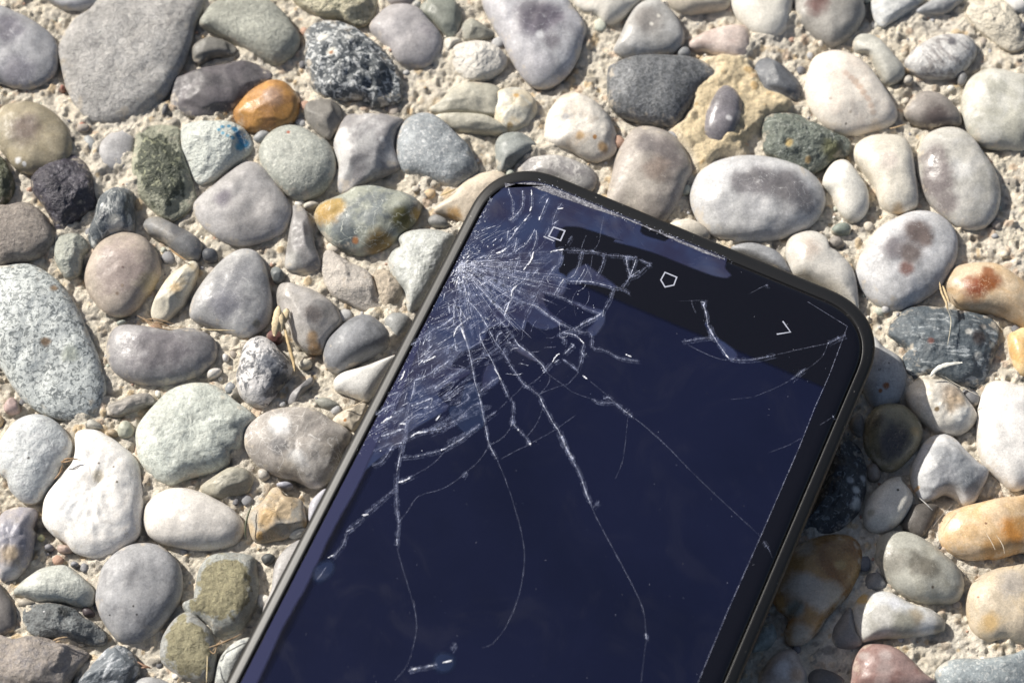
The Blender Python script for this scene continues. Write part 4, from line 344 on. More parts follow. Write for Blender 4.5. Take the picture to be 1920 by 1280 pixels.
(0,0.273,[(40.49,-12.13),(41.18,-13.09),(42.11,-13.93)]),
(0,0.127,[(38.6,-13.16),(41.94,-11.46)]),
(2,0.236,[(50.64,-18.87),(51.0,-18.83)]),
(1,0.164,[(49.96,-18.97),(50.79,-18.9),(53.43,-17.68),(56.71,-15.24)]),
(0,0.2,[(56.71,-15.24),(59.95,-12.65),(63.67,-9.84)]),
(2,0.218,[(63.59,-9.78),(63.82,-9.8)]),
(1,0.145,[(63.67,-9.84),(64.99,-8.14),(65.8,-7.29)]),
(1,0.182,[(64.75,-8.25),(64.97,-8.08)]),
(0,0.236,[(43.08,-19.63),(45.74,-19.82),(48.58,-19.76),(49.83,-19.34)]),
(0,0.164,[(63.67,-9.84),(63.6,-12.54),(62.03,-15.74),(60.27,-18.42)]),
(1,0.145,[(62.01,-15.36),(60.57,-18.29)]),
(0,0.164,[(60.57,-18.29),(58.56,-20.87),(56.15,-23.52)]),
(0,0.164,[(55.99,-23.64),(53.02,-25.44)]),
(0,0.182,[(48.6,-7.28),(49.86,-5.42),(50.85,-4.32)]),
(1,0.236,[(50.49,-4.49),(51.03,-4.4)]),
(0,0.145,[(67.64,-23.52),(69.1,-21.21)]),
(2,0.218,[(68.97,-21.32),(69.17,-21.18)]),
(0,0.127,[(61.91,-31.28),(64.34,-28.77),(65.87,-26.67)]),
(0,0.145,[(39.06,-34.97),(40.72,-40.04),(41.39,-42.82),(41.46,-45.47)]),
(1,0.145,[(40.72,-49.92),(40.11,-51.41)]),
(1,0.164,[(12.0,-30.52),(12.47,-29.09)]),
(2,0.182,[(14.32,-32.11),(14.23,-30.95),(14.6,-30.29)]),
(1,0.164,[(11.54,-31.94),(12.09,-30.23)]),
(0,0.164,[(16.64,-31.29),(15.98,-32.79),(15.24,-34.1)]),
(2,0.182,[(16.13,-31.64),(16.64,-31.29)]),
(0,0.164,[(17.3,-28.32),(17.01,-30.15)]),
(1,0.164,[(16.93,-26.3),(17.3,-28.32)]),
(2,0.273,[(13.49,-25.44),(13.68,-27.31)]),
(1,0.145,[(13.68,-27.31),(14.93,-27.59)]),
(1,0.164,[(13.21,-34.07),(13.39,-34.95),(13.12,-35.8)]),
(1,0.309,[(17.35,-37.67),(16.7,-38.69),(15.96,-40.45),(15.5,-41.38)]),
(0,0.182,[(21.57,-37.16),(21.19,-38.76),(20.63,-39.96)]),
(0,0.182,[(20.35,-40.8),(19.7,-42.75)]),
(1,0.145,[(19.56,-42.93),(18.5,-44.94)]),
(0,0.182,[(25.93,-38.94),(26.26,-41.14),(26.14,-43.3),(25.66,-45.15)]),
(0,0.218,[(22.69,-43.95),(22.67,-45.36),(22.02,-47.29),(20.92,-48.73)]),
(2,0.218,[(22.68,-44.42),(22.56,-43.66),(23.23,-44.17)]),
(2,0.364,[(23.82,-44.48),(24.12,-44.42)]),
(2,0.364,[(26.45,-45.9),(26.87,-45.76)]),
(1,0.2,[(26.65,-45.86),(25.66,-45.15)]),
(0,0.182,[(29.7,-41.43),(28.68,-43.06),(26.65,-45.86)]),
(0,0.182,[(26.8,-45.91),(25.09,-47.93),(23.5,-50.21)]),
(0,0.164,[(29.7,-41.43),(31.38,-38.31)]),
(0,0.2,[(20.83,-48.77),(20.73,-50.67),(20.23,-52.63),(19.5,-54.2)]),
(1,0.145,[(19.5,-54.2),(19.37,-55.48)]),
(0,0.182,[(19.5,-54.2),(18.53,-56.48),(16.96,-58.73),(14.31,-61.16),(13.83,-63.81),(13.35,-66.44)]),
(1,0.218,[(16.59,-42.76),(15.49,-44.21),(14.48,-46.79)]),
(1,0.182,[(14.31,-40.26),(12.75,-42.17),(10.92,-44.9)]),
(1,0.182,[(17.95,-46.13),(16.75,-48.79)]),
(2,0.2,[(16.84,-48.98),(15.57,-50.96),(14.38,-52.67)]),
(1,0.164,[(14.38,-52.67),(11.34,-55.11),(8.94,-56.56)]),
(2,0.309,[(14.17,-52.69),(14.47,-52.62)]),
(2,0.273,[(11.25,-55.15),(11.45,-55.1)]),
(1,0.218,[(6.91,-50.71),(7.9,-52.75),(8.64,-56.12)]),
(2,0.2,[(8.64,-56.12),(9.38,-58.86)]),
(1,0.2,[(9.38,-58.86),(10.35,-61.16),(12.16,-64.58),(13.47,-66.68),(14.18,-68.75)]),
(2,0.236,[(14.14,-68.78),(14.8,-69.96)]),
(0,0.182,[(14.89,-70.22),(16.9,-72.56),(19.36,-75.26),(22.03,-78.41),(23.41,-80.68)]),
(0,0.164,[(20.78,-76.54),(22.35,-78.85),(23.45,-81.12),(24.33,-84.86),(24.31,-87.15),(23.73,-89.24)]),
(1,0.164,[(10.23,-60.61),(12.27,-58.14)]),
(2,0.291,[(10.44,-60.45),(11.25,-59.68),(11.77,-58.92)]),
(0,0.182,[(12.27,-58.14),(13.96,-55.52),(14.93,-52.61)]),
(1,0.182,[(10.35,-61.46),(8.92,-65.16),(7.97,-67.41)]),
(2,0.309,[(7.54,-67.73),(8.45,-67.19)]),
(1,0.182,[(8.09,-67.65),(6.56,-71.07)]),
(2,0.218,[(6.48,-71.19),(7.25,-70.09)]),
(1,0.182,[(6.68,-71.31),(6.93,-73.58),(6.35,-75.93)]),
(2,0.255,[(5.76,-76.21),(6.4,-75.32)]),
(1,0.273,[(6.24,-77.46),(5.79,-80.04)]),
(1,0.182,[(6.94,-55.67),(6.47,-58.35),(5.39,-59.77)]),
(1,0.218,[(7.9,-53.99),(9.72,-51.6),(12.57,-49.51)]),
(2,0.273,[(9.09,-52.14),(10.38,-51.14)]),
(1,0.164,[(12.57,-49.51),(14.58,-46.87)]),
(1,0.164,[(16.75,-48.98),(18.1,-46.18)]),
(1,0.2,[(24.96,-87.08),(25.89,-86.2),(27.94,-84.79),(28.58,-84.23)]),
(2,0.309,[(25.31,-86.64),(25.98,-86.15)]),
(2,0.273,[(27.4,-85.09),(28.11,-84.67)]),
(2,0.309,[(29.21,-83.64),(30.38,-82.76)]),
(1,0.218,[(29.62,-81.39),(29.78,-80.05)]),
(2,0.218,[(4.34,-29.16),(4.91,-30.12),(5.39,-30.88)]),
(2,0.309,[(5.19,-29.02),(6.13,-30.78),(6.7,-32.23)]),
(2,0.382,[(8.74,-29.83),(8.1,-31.34),(7.64,-32.77)]),
(2,0.309,[(7.82,-31.71),(7.55,-33.05),(7.74,-34.42)]),
(2,0.218,[(6.78,-29.51),(8.19,-30.57)]),
(2,0.2,[(6.31,-28.99),(6.97,-29.91),(7.44,-31.4)]),
(2,0.273,[(8.1,-32.31),(9.87,-34.16)]),
(1,0.218,[(9.78,-33.96),(8.4,-35.8),(7.38,-37.47)]),
(2,0.236,[(8.58,-35.24),(7.84,-36.54)]),
(2,0.2,[(8.02,-34.53),(9.33,-36.58)]),
(2,0.309,[(6.23,-31.23),(5.31,-33.11),(4.48,-34.22)]),
(1,0.236,[(4.48,-34.22),(3.84,-35.24),(2.92,-37.12),(2.01,-38.5)]),
(1,0.2,[(3.74,-35.05),(4.5,-36.63),(5.17,-38.5),(4.91,-40.77)]),
(2,0.327,[(6.56,-38.58),(5.73,-39.68),(5.18,-40.41)]),
(2,0.309,[(4.99,-40.02),(4.63,-41.14)]),
(1,0.182,[(5.47,-42.43),(5.49,-44.32),(6.06,-46.9)]),
(2,0.236,[(5.3,-43.93),(5.86,-45.57),(6.15,-47.33)]),
(2,0.236,[(5.25,-43.84),(6.58,-42.39)]),
(1,0.182,[(6.58,-42.39),(8.04,-39.81),(9.05,-38.15)]),
(2,0.236,[(7.59,-40.74),(8.04,-39.81)]),
(1,0.182,[(6.24,-45.88),(7.51,-44.34),(9.53,-42.46)]),
(2,0.273,[(8.8,-43.75),(9.35,-42.55),(10.54,-40.33)]),
(1,0.236,[(10.54,-40.33),(11.92,-38.5)]),
(2,0.255,[(6.62,-48.06),(7.8,-46.81),(9.13,-45.37)]),
(2,0.218,[(9.13,-45.37),(9.36,-46.56),(8.63,-47.61)]),
(1,0.182,[(6.15,-47.57),(6.62,-49.0),(7.56,-52.32)]),
(1,0.2,[(10.46,-46.76),(9.37,-48.21),(8.0,-49.07),(7.37,-51.0)]),
(1,0.2,[(3.94,-46.46),(3.96,-48.58),(4.43,-50.48),(4.08,-52.05)]),
(2,0.273,[(3.03,-42.95),(3.18,-44.43),(2.91,-44.8)]),
(2,0.218,[(2.39,-48.12),(3.85,-46.5)]),
(2,0.273,[(2.15,-51.76),(3.05,-49.94),(3.96,-49.05)]),
(2,0.455,[(3.54,-52.77),(3.99,-51.86),(4.62,-50.86)]),
(1,0.236,[(2.91,-54.22),(4.81,-51.25),(5.8,-48.68)]),
(2,0.218,[(4.48,-50.57),(5.84,-48.77)]),
(2,0.364,[(4.47,-54.67),(5.56,-53.71),(7.19,-52.02)]),
(2,0.364,[(6.27,-51.51),(7.18,-51.09)]),
(1,0.236,[(3.66,-55.75),(4.47,-54.67)]),
(2,0.273,[(8.93,-52.85),(9.47,-51.67),(10.88,-50.91)]),
(1,0.164,[(10.88,-50.91),(12.75,-49.23)]),
(2,0.218,[(11.66,-50.2),(12.66,-49.5)]),
(1,0.218,[(4.49,-57.45),(6.57,-54.87)]),
(2,0.236,[(6.85,-56.36),(6.94,-55.17),(8.02,-54.2)]),
(1,0.164,[(12.66,-48.57),(13.93,-47.51),(15.49,-45.62)]),
(2,0.273,[(11.56,-47.2),(11.33,-48.59)]),
(1,0.182,[(9.34,-41.6),(11.36,-39.24)]),
(1,0.145,[(13.3,-45.22),(14.49,-43.02),(13.85,-42.37)]),
(1,0.273,[(12.75,-45.0),(13.57,-43.92)]),
]
SHP={'air': [(2.55, -19.74), (1.85, -14.7), (2.02, -10.83), (3.48, -6.56), (6.84, -4.4), (9.66, -4.0), (15.67, -3.53), (22.4, -3.23), (26.93, -3.17), (28.55, -4.71), (35.26, -3.91), (41.33, -3.06), (42.29, -3.11), (43.1, -4.51), (44.66, -5.47), (42.67, -6.26), (38.71, -6.53), (32.89, -6.62), (29.49, -6.89), (24.48, -7.56), (26.32, -6.98), (24.06, -7.01), (21.42, -7.22), (18.59, -7.52), (17.19, -7.96), (15.75, -8.82), (15.46, -10.72), (15.83, -12.56), (16.86, -13.33), (17.9, -13.61), (18.27, -14.93), (18.35, -16.64), (20.13, -17.06), (20.76, -19.97), (18.05, -20.97), (18.6, -22.69), (20.26, -23.88), (22.85, -24.63), (20.82, -26.7), (18.51, -27.04), (17.4, -26.57), (17.39, -28.52), (15.58, -28.51), (12.79, -29.79), (12.1, -31.2), (12.37, -32.77), (10.8, -35.18), (9.88, -36.08), (9.52, -39.13), (11.18, -38.84), (12.93, -38.75), (9.9, -42.77), (9.54, -44.36), (10.27, -44.96), (12.2, -45.73), (10.92, -47.73), (8.38, -51.71), (8.2, -53.65), (7.03, -55.82), (5.03, -59.63), (3.62, -64.56), (3.31, -69.85), (3.37, -75.23), (3.3, -80.3), (2.57, -80.93), (2.46, -88.0), (2.53, -94.89), (2.76, -98.89), (3.5, -116.81), (2.59, -117.23), (2.12, -99.87), (1.84, -91.76), (1.46, -83.79), (1.49, -77.88), (2.0, -77.4), (2.09, -65.62), (2.31, -49.88), (2.54, -38.08), (2.66, -26.57)], 'chip': [(13.21, -41.25), (14.13, -40.35), (16.59, -42.76), (18.49, -45.88), (17.48, -47.52), (16.57, -48.4), (14.12, -47.43), (13.11, -46.72), (12.56, -45.56), (13.75, -44.31)], 'blob': [(5.02, -78.86), (5.48, -77.46), (6.52, -76.74), (7.19, -77.62), (6.92, -78.93), (5.88, -80.11)], 'blob2': [(28.23, -83.98), (28.25, -83.05), (29.09, -82.44), (30.2, -82.38), (30.65, -83.09), (30.54, -84.06), (29.74, -84.76), (28.82, -84.73)], 'slip': [(28.47, -20.74), (28.92, -21.76), (28.71, -23.31), (28.32, -24.46), (27.27, -24.1), (27.61, -22.85), (27.82, -20.8)], 'slip2': [(20.31, -16.97), (20.6, -15.6), (21.46, -14.46), (22.21, -13.62), (23.24, -13.89), (25.01, -14.31), (27.79, -15.01), (27.74, -15.4), (23.63, -16.31), (20.96, -17.41)], 'slip3': [(14.96, -36.86), (15.79, -36.24), (17.44, -37.87), (17.06, -39.47), (16.14, -40.37), (15.23, -38.89)], 'slip4': [(16.91, -31.4), (17.84, -31.46), (20.23, -31.8), (21.84, -32.38), (20.5, -32.4), (18.11, -32.06)], 'slip5': [(43.89, -14.62), (46.22, -16.46), (48.66, -17.03), (50.73, -17.76), (50.77, -18.94), (49.41, -18.85), (47.2, -17.22)], 'slip6': [(22.54, -20.54), (25.14, -20.32), (27.28, -20.07), (28.11, -19.93), (27.73, -20.6), (24.91, -20.8)], 'recent': [(14.47, -9.54), (16.45, -9.38), (16.52, -11.31), (14.4, -11.41)], 'recentb': [(13.66, -11.8), (15.62, -11.83)], 'home': [(34.58, -9.34), (36.68, -9.33), (36.79, -10.83), (35.62, -11.75), (34.49, -10.89)], 'back': [(55.51, -9.28), (57.39, -10.53), (55.48, -11.82)], 'edge': [(57.93, -4.36), (65.47, -5.71), (65.9, -15.0), (65.81, -21.08), (66.04, -28.0), (66.02, -44.37), (65.89, -57.72), (66.06, -70.21)], 'dust_up': [(3.21, -5.55), (4.57, -4.49), (6.58, -3.82), (9.8, -3.29), (12.95, -2.61), (16.1, -1.93), (19.48, -1.78), (22.93, -1.84), (25.01, -1.9), (26.19, -2.5), (25.27, -2.61), (31.14, -2.53), (35.62, -2.7), (40.04, -2.75), (42.29, -2.69)], 'dust_lo': [(3.64, -5.48), (5.28, -5.04), (7.27, -4.33), (10.22, -4.2), (13.59, -4.03), (16.95, -3.83), (20.27, -3.58), (23.55, -3.26), (26.44, -3.09), (25.53, -3.21), (31.44, -3.22), (35.9, -3.35), (40.3, -3.37), (42.4, -3.09)]}
BITS=[('straw_stalk', 'pale dry straw stalk lying left of the brown grey faceted pebble', 'straw', None, (0.62, 0.46, 0.24), 0.3, [[(-38.8, 2.6, 2.5), (-37.9, -1.1, 2.5), (-36.9, -4.5, 2.0), (-36.6, -6.3, 2.0)]]), ('straw_husk', 'pale torn straw husk above the tiny maroon stone', 'straw', None, (0.74, 0.6, 0.38), 0.75, [[(-39.6, 5.1, 3.2), (-39.9, 2.2, 3.4), (-40.2, -0.1, 2.4)], [(-39.8, 4.8, 3.0), (-39.2, 2.5, 3.4), (-39.0, 0.7, 2.6)], [(-38.1, 4.6, 3.2), (-38.8, 2.0, 2.6)]]), ('needle_tuft', 'brown tuft of dry needles above the bean shaped pebble', 'dry needles', None, (0.36, 0.24, 0.13), 0.09, [[(-64.0, 4.1, 1.5), (-61.9, 2.8, 2.0), (-59.3, 2.0, 2.0), (-57.0, 1.7, 1.8)], [(-63.1, 3.6, 1.5), (-61.0, 2.2, 2.0), (-58.4, 1.6, 2.0)], [(-62.6, 3.3, 1.5), (-60.4, 3.0, 2.4), (-57.3, 2.2, 2.0)], [(-62.2, 2.5, 1.6), (-59.8, 2.4, 2.2), (-57.5, 1.3, 2.0)], [(-62.9, 3.9, 1.6), (-61.6, 2.2, 2.0), (-59.0, 1.4, 2.0), (-57.5, 1.1, 2.0)]]), ('grass_straw', 'thin straw lying across the foot of the cream rimmed grey pebble', 'straw', None, (0.62, 0.5, 0.3), 0.12, [[(-52.8, 1.1, 2.5), (-50.1, 0.9, 2.6), (-46.9, 0.9, 2.4)]]), ('dry_leaf_curl', 'curled brown leaf scrap between the pale blue grey and pear shaped stones', 'leaf scrap', None, (0.34, 0.22, 0.12), 0.16, [[(-74.3, -23.0, 3.0), (-73.6, -22.6, 4.0), (-72.5, -22.5, 4.2), (-70.9, -22.7, 4.0)], [(-74.5, -22.6, 3.0), (-73.3, -23.0, 4.0), (-72.2, -22.7, 4.2)], [(-74.1, -23.1, 3.0), (-74.7, -24.3, 2.0), (-75.5, -25.4, 2.0)]]), ('dry_leaf_stub', 'split tan leaf stub leaning on the dark slate rock', 'leaf scrap', None, (0.55, 0.42, 0.24), 0.24, [[(73.0, 9.6, 3.0), (73.0, 7.2, 4.0), (73.5, 5.1, 4.6), (73.6, 3.8, 4.6)], [(73.5, 8.9, 3.0), (73.7, 6.9, 4.0), (74.0, 5.1, 4.6)]]), ('root_hair', 'pale curved plant hair hanging from the tan leaf stub', 'plant hair', None, (0.6, 0.55, 0.42), 0.07, [[(73.6, 3.9, 4.6), (74.0, 2.0, 4.7), (73.7, -0.1, 4.7), (73.1, -2.6, 4.6)]]), ('white_sliver', 'white curved sliver lying on the dark slate rock', 'sliver', None, (0.8, 0.79, 0.72), 0.42, [[(69.8, -8.1, 4.2), (71.0, -6.9, 4.6), (72.8, -6.2, 4.8), (75.3, -5.8, 4.7)]]), ('plant_hair', 'long pale hair stretched between the slate rock and the big smooth white stone', 'plant hair', None, (0.65, 0.6, 0.5), 0.07, [[(72.1, -8.2, 4.6), (74.3, -9.7, 4.4), (78.0, -11.8, 4.6)]]), ('twig_bit', 'short brown twig above the white shard', 'twig', None, (0.4, 0.25, 0.12), 0.18, [[(-59.3, 16.8, 1.2), (-57.9, 15.5, 1.4), (-56.2, 14.3, 1.6)]]), ('straw_bit', 'short tan straw below the large cream pebble with the rusty streak', 'straw', None, (0.58, 0.42, 0.24), 0.14, [[(66.6, 39.4, 2.0), (68.1, 39.7, 2.2), (69.6, 40.3, 2.0)]]), ('straw_splinter', 'tan straw splinter between the blue grey pebble and the phone corner', 'straw', None, (0.6, 0.46, 0.24), 0.2, [[(-12.6, 26.5, 1.6), (-11.1, 27.1, 1.8), (-9.9, 27.8, 1.6)]]), ('thin_twig', 'thin tan twig left of the phone above the veined oval stone', 'twig', None, (0.6, 0.5, 0.36), 0.12, [[(-28.2, -13.0, 2.0), (-26.4, -12.6, 2.2), (-24.7, -11.7, 2.4)]]), ('dry_fibre', 'orange dry fibre below the gnarled dark grey rock', 'fibre', None, (0.42, 0.3, 0.18), 0.15, [[(-73.3, -52.7, 3.2), (-72.2, -52.4, 3.6), (-70.9, -52.2, 3.6)], [(-72.8, -53.0, 3.4), (-71.9, -52.8, 3.6)]]), ('needle_cluster', 'brown dry needle cluster between the lower olive stone and the speckled one', 'dry needles', None, (0.36, 0.25, 0.14), 0.13, [[(-48.5, -53.8, 3.0), (-47.1, -53.4, 3.2), (-45.2, -52.6, 3.0), (-43.3, -51.4, 2.5)], [(-47.8, -54.4, 3.0), (-46.9, -53.3, 3.0), (-46.5, -52.6, 3.0)], [(-47.6, -53.8, 3.0), (-46.3, -53.1, 3.2), (-44.6, -52.2, 3.0)], [(-48.2, -54.2, 3.0), (-47.4, -54.7, 3.0), (-47.0, -52.9, 3.0)]]), ('dry_straw', 'upright yellow straw over the lower olive stone', 'straw', None, (0.6, 0.5, 0.3), 0.12, [[(-48.4, -55.1, 3.6), (-48.3, -57.5, 3.8), (-48.3, -59.5, 3.8)]]), ('bark_bit', 'red brown bark bit right of the blue grey streaked rock', 'bark bit', None, (0.28, 0.16, 0.1), 0.2, [[(-59.8, -55.8, 2.0), (-58.6, -56.5, 2.2), (-57.4, -56.9, 2.0)], [(-59.1, -56.8, 2.0), (-57.9, -56.7, 2.2)]]), ('white_fibre', 'white stiff fibre under the three cornered stone', 'fibre', None, (0.66, 0.64, 0.6), 0.1, [[(66.7, -28.8, 3.0), (67.8, -29.9, 3.0), (68.8, -30.8, 2.6)]]), ('dark_hair', 'thin dark plant hair in the shade left of the orange tan pebble', 'plant hair', None, (0.35, 0.3, 0.24), 0.06, [[(68.7, -33.6, 2.5), (70.4, -31.7, 3.0), (71.9, -30.2, 3.2)]]), ('white_scratch_fibre', 'two white hairs lying on the orange tan pebble', 'plant hair', None, (0.8, 0.7, 0.55), 0.06, [[(76.7, -35.4, 5.0), (77.4, -36.8, 5.0), (78.0, -38.2, 4.8)], [(78.3, -35.7, 5.0), (79.2, -37.4, 5.0), (79.5, -38.7, 4.6)]]), ('dead_grass', 'dark grass blade curling round the right end of the white oval pebble', 'grass blade', None, (0.12, 0.13, 0.08), 0.2, [[(-42.6, -29.9, 2.5), (-43.2, -32.0, 3.0), (-43.5, -33.9, 2.6), (-43.4, -35.6, 1.6)]]), ('pale_twig', 'pale thin twig between the large tan pebbles at the right edge', 'twig', None, (0.55, 0.47, 0.36), 0.14, [[(72.5, -40.1, 2.0), (73.8, -41.3, 2.0), (75.5, -41.6, 2.0)]])]
SHP_D=[(5.390000000000001, -132), (66.045, -132), (66.045, -17.225), (5.390000000000001, -17.225)]
SHP_I=(3.19, -22.32)
PHO=(-2.215,29.564,71.762)
# ---------------- helpers ----------------
def mesh_obj(name,vs,fs,mat,parent=None,smooth=True,scale=MM):
    me=bpy.data.meshes.new(name)
    me.from_pydata([(v[0]*scale,v[1]*scale,v[2]*scale) for v in vs],[],fs); me.update()
    if smooth: me.polygons.foreach_set('use_smooth',[True]*len(me.polygons))
    if mat: me.materials.append(mat)
    o=bpy.data.objects.new(name,me); C.objects.link(o)
    if parent: o.parent=parent
    return o
class NT:
    def __init__(s,name):
        s.m=bpy.data.materials.new(name); s.m.use_nodes=True; s.t=s.m.node_tree; s.n=s.t.nodes; s.l=s.t.links
        s.b=s.n['Principled BSDF']
    def new(s,ty,**k):
        n=s.n.new(ty)
        for a,b in k.items(): setattr(n,a,b)
        return n
    def val(s,sock,v):
        if hasattr(v,'is_linked') or isinstance(v,bpy.types.NodeSocket): s.l.new(v,sock)
        else: sock.default_value=v
    def noise(s,vec,scale,detail=3,rough=.55,dist=0):
        n=s.new('ShaderNodeTexNoise'); s.l.new(vec,n.inputs['Vector'])
        n.inputs['Scale'].default_value=scale; n.inputs['Detail'].default_value=detail; n.inputs['Roughness'].default_value=rough; n.inputs['Distortion'].default_value=dist
        return n.outputs['Fac']
    def rng(s,v,a,b,c=0.,d=1.,sm=True):
        n=s.new('ShaderNodeMapRange'); n.interpolation_type='SMOOTHSTEP' if sm else 'LINEAR'
        s.l.new(v,n.inputs[0]); 
        for i,x in zip((1,2,3,4),(a,b,c,d)): n.inputs[i].default_value=x
        return n.outputs[0]
    def mix(s,f,a,b,mode='MIX'):
        n=s.new('ShaderNodeMix',data_type='RGBA',blend_type=mode)
        s.val(n.inputs[0],f)
        for sk,v in ((n.inputs[6],a),(n.inputs[7],b)):
            if isinstance(v,tuple): sk.default_value=(v[0],v[1],v[2],1)
            else: s.l.new(v,sk)
        return n.outputs[2]
    def math(s,op,a,b=0.):
        n=s.new('ShaderNodeMath',operation=op); s.val(n.inputs[0],a); s.val(n.inputs[1],b); return n.outputs[0]
    def vmath(s,op,a,b):
        n=s.new('ShaderNodeVectorMath',operation=op)
        for sk,v in ((n.inputs[0],a),(n.inputs[1],b)):
            if isinstance(v,tuple): sk.default_value=v
            else: s.l.new(v,sk)
        return n
    def mmcoord(s,off=(0,0,0)):
        tc=s.new('ShaderNodeTexCoord'); mp=s.new('ShaderNodeMapping'); s.l.new(tc.outputs['Object'],mp.inputs[0])
        mp.inputs['Scale'].default_value=(1000,1000,1000); mp.inputs['Location'].default_value=off
        return mp.outputs[0]
    def bump(s,h,st,dist,prev=None):
        b=s.new('ShaderNodeBump'); s.l.new(h,b.inputs['Height']); b.inputs['Strength'].default_value=st; b.inputs['Distance'].default_value=dist
        if prev: s.l.new(prev,b.inputs['Normal'])
        return b.outputs[0]
def plain(name,col,rough=.5,spec=.5,metal=0,coat=0):
    m=NT(name); m.b.inputs['Base Color'].default_value=(*col,1); m.b.inputs['Roughness'].default_value=rough
    m.b.inputs['Specular IOR Level'].default_value=spec; m.b.inputs['Metallic'].default_value=metal
    if coat: m.b.inputs['Coat Weight'].default_value=coat; m.b.inputs['Coat Roughness'].default_value=.03
    return m.m
# ---------------- stone material ----------------
def stone_mat(name,base,o,cx,cy,size,seed):
    k=o.get('k','smooth'); scl=o.get('sc',1.); g=o.get('g',.52)
    rnd=random.Random(seed); off=(rnd.uniform(-50,50),rnd.uniform(-50,50),rnd.uniform(-50,50))
    m=NT(name); v0=m.mmcoord(); v=m.vmath('ADD',v0,off).outputs[0]
    c2=o.get('c2',tuple(x*.84 for x in base)); s2=o.get('s2',.45)
    warp=m.new('ShaderNodeTexNoise'); m.l.new(v,warp.inputs['Vector']); warp.inputs['Scale'].default_value=.45; warp.inputs['Detail'].default_value=5; warp.inputs['Roughness'].default_value=.62
    wv=m.vmath('SUBTRACT',warp.outputs['Color'],(.5,.5,.5)).outputs[0]
    # second colour
    if k=='smooth': f=m.rng(m.noise(v,.22*scl,6,.6,.6),s2-.02,s2+.12 if 0 else s2+.16); amt=.8; f=m.math('SUBTRACT',1.,f)
    elif k=='granite':
        f=m.rng(m.noise(v,1.25*scl,4,.62,.9),s2-.035,s2+.045); f=m.math('SUBTRACT',1.,f)
    elif k=='banded':
        mp=m.new('ShaderNodeMapping'); m.l.new(v,mp.inputs[0]); mp.inputs['Rotation'].default_value=(0,0,o.get('rot',0)); mp2=m.new('ShaderNodeMapping'); m.l.new(mp.outputs[0],mp2.inputs[0]); mp2.inputs['Scale'].default_value=(.3*scl,1.05*scl,1.05*scl)
        f=m.rng(m.noise(mp2.outputs[0],1.2,8,.72,.7),s2+.02,s2+.14)
    elif k=='rough': f=m.rng(m.noise(v,.6*scl,6,.68,1.4),s2-.05,s2+.06); f=m.math('SUBTRACT',1.,f)
    else: f=m.rng(m.noise(v,.8*scl,6,.7),s2-.06,s2+.1); f=m.math('SUBTRACT',1.,f)
    col=m.mix(f,base,c2)
    at=m.new('ShaderNodeAttribute'); at.attribute_name='rim'
    wr=m.vmath('DOT_PRODUCT',wv,(.9,.7,.6)).outputs['Value']
    rim=m.math('ADD',at.outputs['Fac'],wr)
    if 'core' in o: col=m.mix(m.rng(rim,.4,.92,.95,0.),col,o['core'])
    if 'rim' in o: col=m.mix(m.rng(rim,.72,.86),col,o['rim'])
    for (x,y,r,c) in o.get('spots',()):
        big=r>.9; amp=min(r*1.5,3.)
        wv2=m.vmath('SCALE',wv,(0,0,0)); wv2.inputs['Scale'].default_value=amp
        d=m.vmath('SUBTRACT',m.vmath('ADD',v0,wv2.outputs[0]).outputs[0],(x-cx,y-cy,0)).outputs[0]
        d2=m.vmath('MULTIPLY',d,(1,1,0)).outputs[0]
        ln=m.vmath('LENGTH',d2,(0,0,0)).outputs['Value']
        if sum(c)<sum(base): c=tuple(max(.01,b_+(c_-b_)*(1.17 if r>1.2 else 1.05)) for c_,b_ in zip(c,base))
        col=m.mix(m.rng(ln,r*.55,r*(1.75 if big else 1.3 if r<.5 else 1.6),.95,0.),col,c)
    if 'vein' in o and o['vein']>0:
        nv=m.noise(v,.3,3,.5,.5); vf=m.rng(m.math('ABSOLUTE',m.math('SUBTRACT',nv,.5)),0.,o['vein']*.6,.6,0.)
        col=m.mix(vf,col,o.get('veinc',(.62,.6,.57)))
    elif seed%3==0 and k=='smooth':
        nv=m.noise(v,.3,3,.5,1.); vf=m.rng(m.math('ABSOLUTE',m.math('SUBTRACT',nv,.47)),0.,.008,.4,0.)
        col=m.mix(vf,col,tuple(min(1,x*1.35+.03) for x in base))
    if k in('smooth','banded') and size>5:
        mq=m.new('ShaderNodeMapping'); m.l.new(v,mq.inputs[0]); mq.inputs['Rotation'].default_value=(0,0,rnd.uniform(0,3.1)); mq2=m.new('ShaderNodeMapping'); m.l.new(mq.outputs[0],mq2.inputs[0]); mq2.inputs['Scale'].default_value=(.55,1.6,1)
        ns=m.noise(mq2.outputs[0],.8,3,.6,.4); sf=m.rng(m.math('ABSOLUTE',m.math('SUBTRACT',ns,.52)),0.,.011,.55,0.)
        ms=m.rng(m.noise(v,.5,2,.5),.52,.64); col=m.mix(m.math('MULTIPLY',sf,ms),col,tuple(min(.8,x*1.5+.08) for x in base))
    # mottling at several sizes
    lb=sum(base)/3; lw=.16 if lb<.5 else .07; lo=m.rng(m.noise(v,.2,4,.55),.3,.7,1-lw,1+lw); col=m.mix(1.,col,lo,'MULTIPLY')
    md=m.rng(m.noise(v,1.1,7,.78),.28,.72,.9 if lb>.5 else .80 if k=='smooth' else .7,1.08 if lb>.5 else 1.2 if k=='smooth' else 1.28,False); col=m.mix(1.,col,md,'MULTIPLY')
    ga={'smooth':.30,'granite':.3,'banded':.28,'rough':.36,'pitted':.3}[k]; fi=m.rng(m.noise(v,3.3,5,.85),.28,.72,1-ga,1+ga,False); col=m.mix(1.,col,fi,'MULTIPLY')
    # pale flecks and dark pin holes
    fl=m.rng(m.noise(v,3.0,4,.8,.4),.645,.71); col=m.mix(m.math('MULTIPLY',fl,.55),col,(.68,.66,.62))
